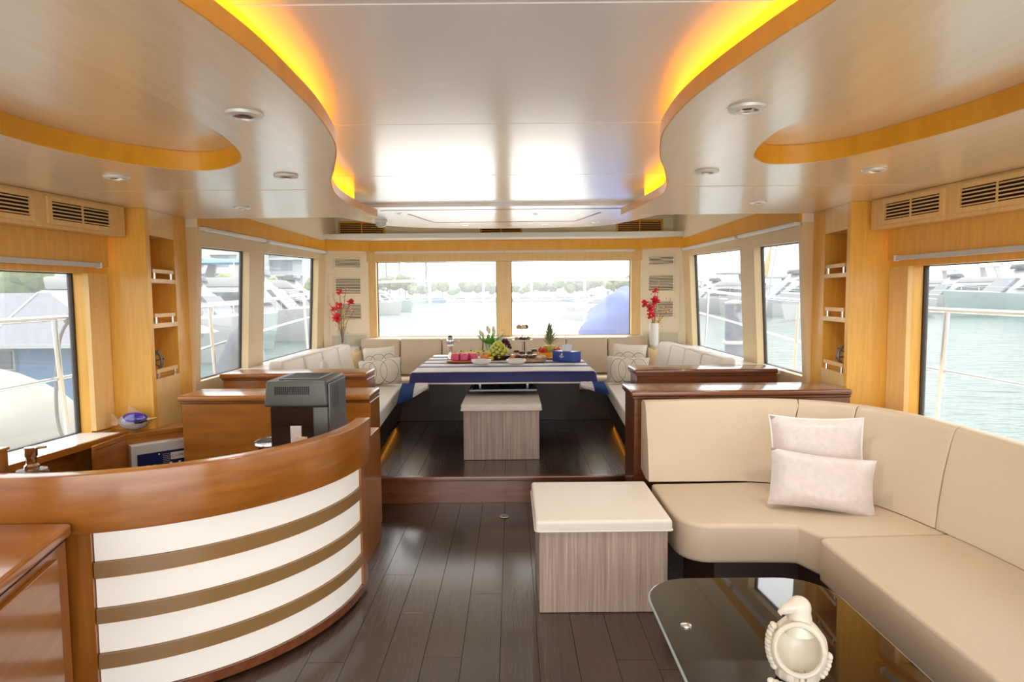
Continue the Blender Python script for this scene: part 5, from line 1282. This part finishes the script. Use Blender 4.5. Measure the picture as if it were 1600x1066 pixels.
obj('hull', bx(-27, -8.6, 13.8, 18.5, WZ-.3, WZ+.4), M_GEL, t, bevel=.1)
wl_ = obj('wall', bx(-26.5, -8.9, 14.2, 18.2, WZ+.4, .55), M_HULLB, t)
hexa_r = hexa(B(), [(-27, 13.6, .555), (-8.4, 13.6, .555), (-8.4, 18.6, .555), (-27, 18.6, .555), (-26, 15.4, 1.68), (-11.0, 15.4, 1.68), (-11.0, 17.6, 1.68), (-26, 17.6, 1.68)])
rf = obj('roof', hexa_r, M_ROOFG, t)
obj('eave', bx(-27.05, -8.35, 13.55, 13.62, .48, .56), M_GEL, rf)
for i in range(8): obj('roof_joint', hexa(B(), [(-26+i*2.1, 13.6, .56), (-25.95+i*2.1, 13.6, .56), (-25.95+i*2.1, 15.4, 1.69), (-26+i*2.1, 15.4, 1.69), (-26+i*2.1, 13.6, .575), (-25.95+i*2.1, 13.6, .575), (-25.95+i*2.1, 15.4, 1.705), (-26+i*2.1, 15.4, 1.705)]), M_GEL, rf)
for i in range(7):
    x = -10.95-i*2.2
    wq = obj('window', bx(x-.85, x, 14.13, 14.2, -.05, .42), M_GEL, wl_)
    obj('pane', bx(x-.80, x-.45, 14.10, 14.13, -.01, .38), M_TINT, wq); obj('pane', bx(x-.40, x-.05, 14.10, 14.13, -.01, .38), M_TINT, wq)
# starboard yachts, bows pointing left
for i, (px, Y, L_, F_, hl, lab, cv) in enumerate(((1610, 76, 22, 3.0, M_HULLG, 'large pale green hulled yacht nearest in the right aft window', M_BLUEC), (1500, 92, 18, 2.7, M_GEL, 'white yacht behind the pale green hull in the right aft window', None), (1445, 104, 18, 2.7, M_GELB, 'cream yacht left of the pale green hull in the right aft window', None),
        (1255, 82, 21, 2.9, M_GEL, 'white flybridge yacht in the right middle window beside the shelf column', None), (1195, 88, 14, 2.2, M_GEL, 'white cruiser at the left of the right middle window', M_COVERG), (1125, 96, 17, 2.6, M_GEL, 'white yacht in the right front window', M_COVERG), (1068, 120, 13, 2.2, M_HULLG, 'smaller yacht at the left of the right front window', None), (1330, 74, 20, 2.9, M_GEL, 'white yacht partly hidden by the right shelf column', None))):
    yacht(lab, L_, L_*.26, F_, (at(px, Y), Y, WZ), PI+R_(4+2*i), hull=hl, canvas=cv)
for i, (px, Y, L_) in enumerate(((945, 60, 9), (975, 85, 14), (930, 110, 11))):
    yacht(('small sport boat beyond the blue tender cover', 'white yacht just above the blue tender cover', 'white cruiser left of the blue tender cover')[i], L_, L_*.3, 1.3+.1*i, (at(px, Y), Y, WZ), PI+R_(15), fly=i > 0, arch=i > 0)
t = thing('sail_mast', 'tall raked mast with orange sail cover seen in the right middle window', 'mast', (at(1198, 70), 70, WZ))
q = Vector((at(1198, 70), 70, 3.6))
obj('spar', tube(B(), [q+Vector((-.3, 0, -4.9)), q+Vector((1.6, 0, 7))], [.14, .06], 8), M_GEL, t, smooth=True); obj('sail_cover', tube(B(), [q+Vector((-.25, 0, -.2)), q+Vector((0, 0, 1.2)), q+Vector((.35, 0, 3.0))], [.3, .28, .1], 8), M_MASTO, t, smooth=True)
# ------------------------------------------------------------------ far shore
quay = thing('quay_wall', 'long dark stone quay across the harbour', 'quay', (0, 330, WZ))
obj('wall', bx(-500, 420, 330, 336, WZ-1, .6), M_QUAY, quay); obj('coping', bx(-500, 420, 329.7, 336.3, .6, .95), M_BLDG2, quay); obj('ground', bx(-500, 420, 336, 600, -2, .58), M_QUAY, quay)
rnd = random.Random(11)
def tree(x, y, z0, h, r, mat, lab, group):
    t = thing('tree', lab, 'tree', (x, y, z0), group=group)
    obj('trunk', tube(B(), [(x, y, z0), (x, y, z0+h*.5)], [.3, .2], 6), M_TWIG, t)
    bm = B()
    for k in range(6):
        a = 2*PI*k/6+rnd.random(); vs = ball(bm, (x+r*.5*math.cos(a)*rnd.uniform(.6, 1.1), y+r*.3*math.sin(a), z0+h*rnd.uniform(.5, .8)), r*rnd.uniform(.42, .62), 1, 1, rnd.uniform(.8, 1.05), 2)
        for v in vs: v.co += Vector((rnd.uniform(-1, 1), rnd.uniform(-1, 1), rnd.uniform(-1, 1)))*r*.06
    obj('crown', bm, mat, t)
for i in range(48):
    x = -160+i*5.6+rnd.uniform(-2, 2); h = rnd.uniform(7, 11)*(1.25 if x < -55 else (1.15 if 35 < x < 75 else .95))
    tree(x, 342+rnd.uniform(0, 14), .58, h, h*.5, M_TREE, 'dark green tree in the row along the far quay', 'trees on the far shore')
for i, (px, w_, hh) in enumerate(((594, 9, 60), (615, 8, 75), (650, 14, 66), (682, 12, 70), (560, 16, 55), (520, 18, 60))):
    Y = 430; x = at(px, Y)
    t = thing('tower', ('slim grey tower at the left edge of the windscreen', 'pale tower second from the left of the windscreen', 'broad grey tower above the trees in the left windscreen', 'grey tower rightmost above the trees in the left windscreen', 'grey tower left of the windscreen corner', 'grey tower seen behind the left flowers')[i], 'building', (x, Y, 0))
    bd = obj('block', bx(x-w_/2, x+w_/2, Y, Y+w_, 0, hh), M_BLDG if i % 2 else M_BLDG2, t)
    for k in range(3): obj('window_strip', bx(x-w_/2+w_*(.12+.3*k), x-w_/2+w_*(.28+.3*k), Y-.2, Y, 3, hh-2), M_TWIN, bd)
for i, (px, Y, w_, hh, lab) in enumerate(((325, 120, 36, 15, 'grey stepped building seen through the left middle window'), (455, 190, 34, 25, 'louvred grey block seen through the left front window'), (425, 170, 14, 31, 'tall pale block left in the left front window'), (250, 105, 26, 13, 'low pale building behind the left shelf column'))):
    x = at(px, Y); t = thing('harbour_building', lab, 'building', (x, Y, 0))
    bd = obj('block', bx(x-w_/2, x+w_/2, Y, Y+14, WZ, hh), M_BLDG2 if i % 2 else M_BLDG, t)
    nfl = int(hh/3)
    for f_ in range(nfl):
        sl_ = obj('floor_slab', bx(x-w_/2-.5, x+w_/2+.5, Y-1.0, Y, f_*3+2.6, f_*3+2.9), M_BLDG2, t)
        for k in range(6): obj('window', bx(x-w_/2+w_*(.04+.16*k), x-w_/2+w_*(.15+.16*k), Y-.12, Y, f_*3+.7, f_*3+2.4), M_BWIN, bd)
struct('trim_5', bx(-200, -24, 100, 104, WZ-1, .2), M_QUAY)
for i in range(9):
    tree(-68+i*5.5, 92+rnd.uniform(-2, 2), .2, rnd.uniform(3.5, 5.5), 2.3, M_TREEL, 'bright green tree on the left quay before the buildings', 'trees on the left quay')
for i in range(11):
    tree(-52+i*2.6, 34+rnd.uniform(-1, 1), .2, rnd.uniform(4, 5.0), 2.0, M_TREEL, 'green shrub behind the houseboat roof', 'shrubs behind the houseboat')
struct('trim_6', bx(-70, -20.5, 30, 38, WZ-1, .2), M_QUAY)
for i, px in enumerate((640, 664, 690, 708, 724, 745, 765, 810, 826, 842, 858, 874, 892, 908)):
    yacht('small white boat moored along the far quay', 9+3*(i % 3), 3.2, 1.6, (at(px, 318), 318, WZ), PI*(i % 2)+R_(6), group='boats at the far quay', fly=bool(i % 2), arch=False, hull=M_HULLB if i % 5 == 2 else None)
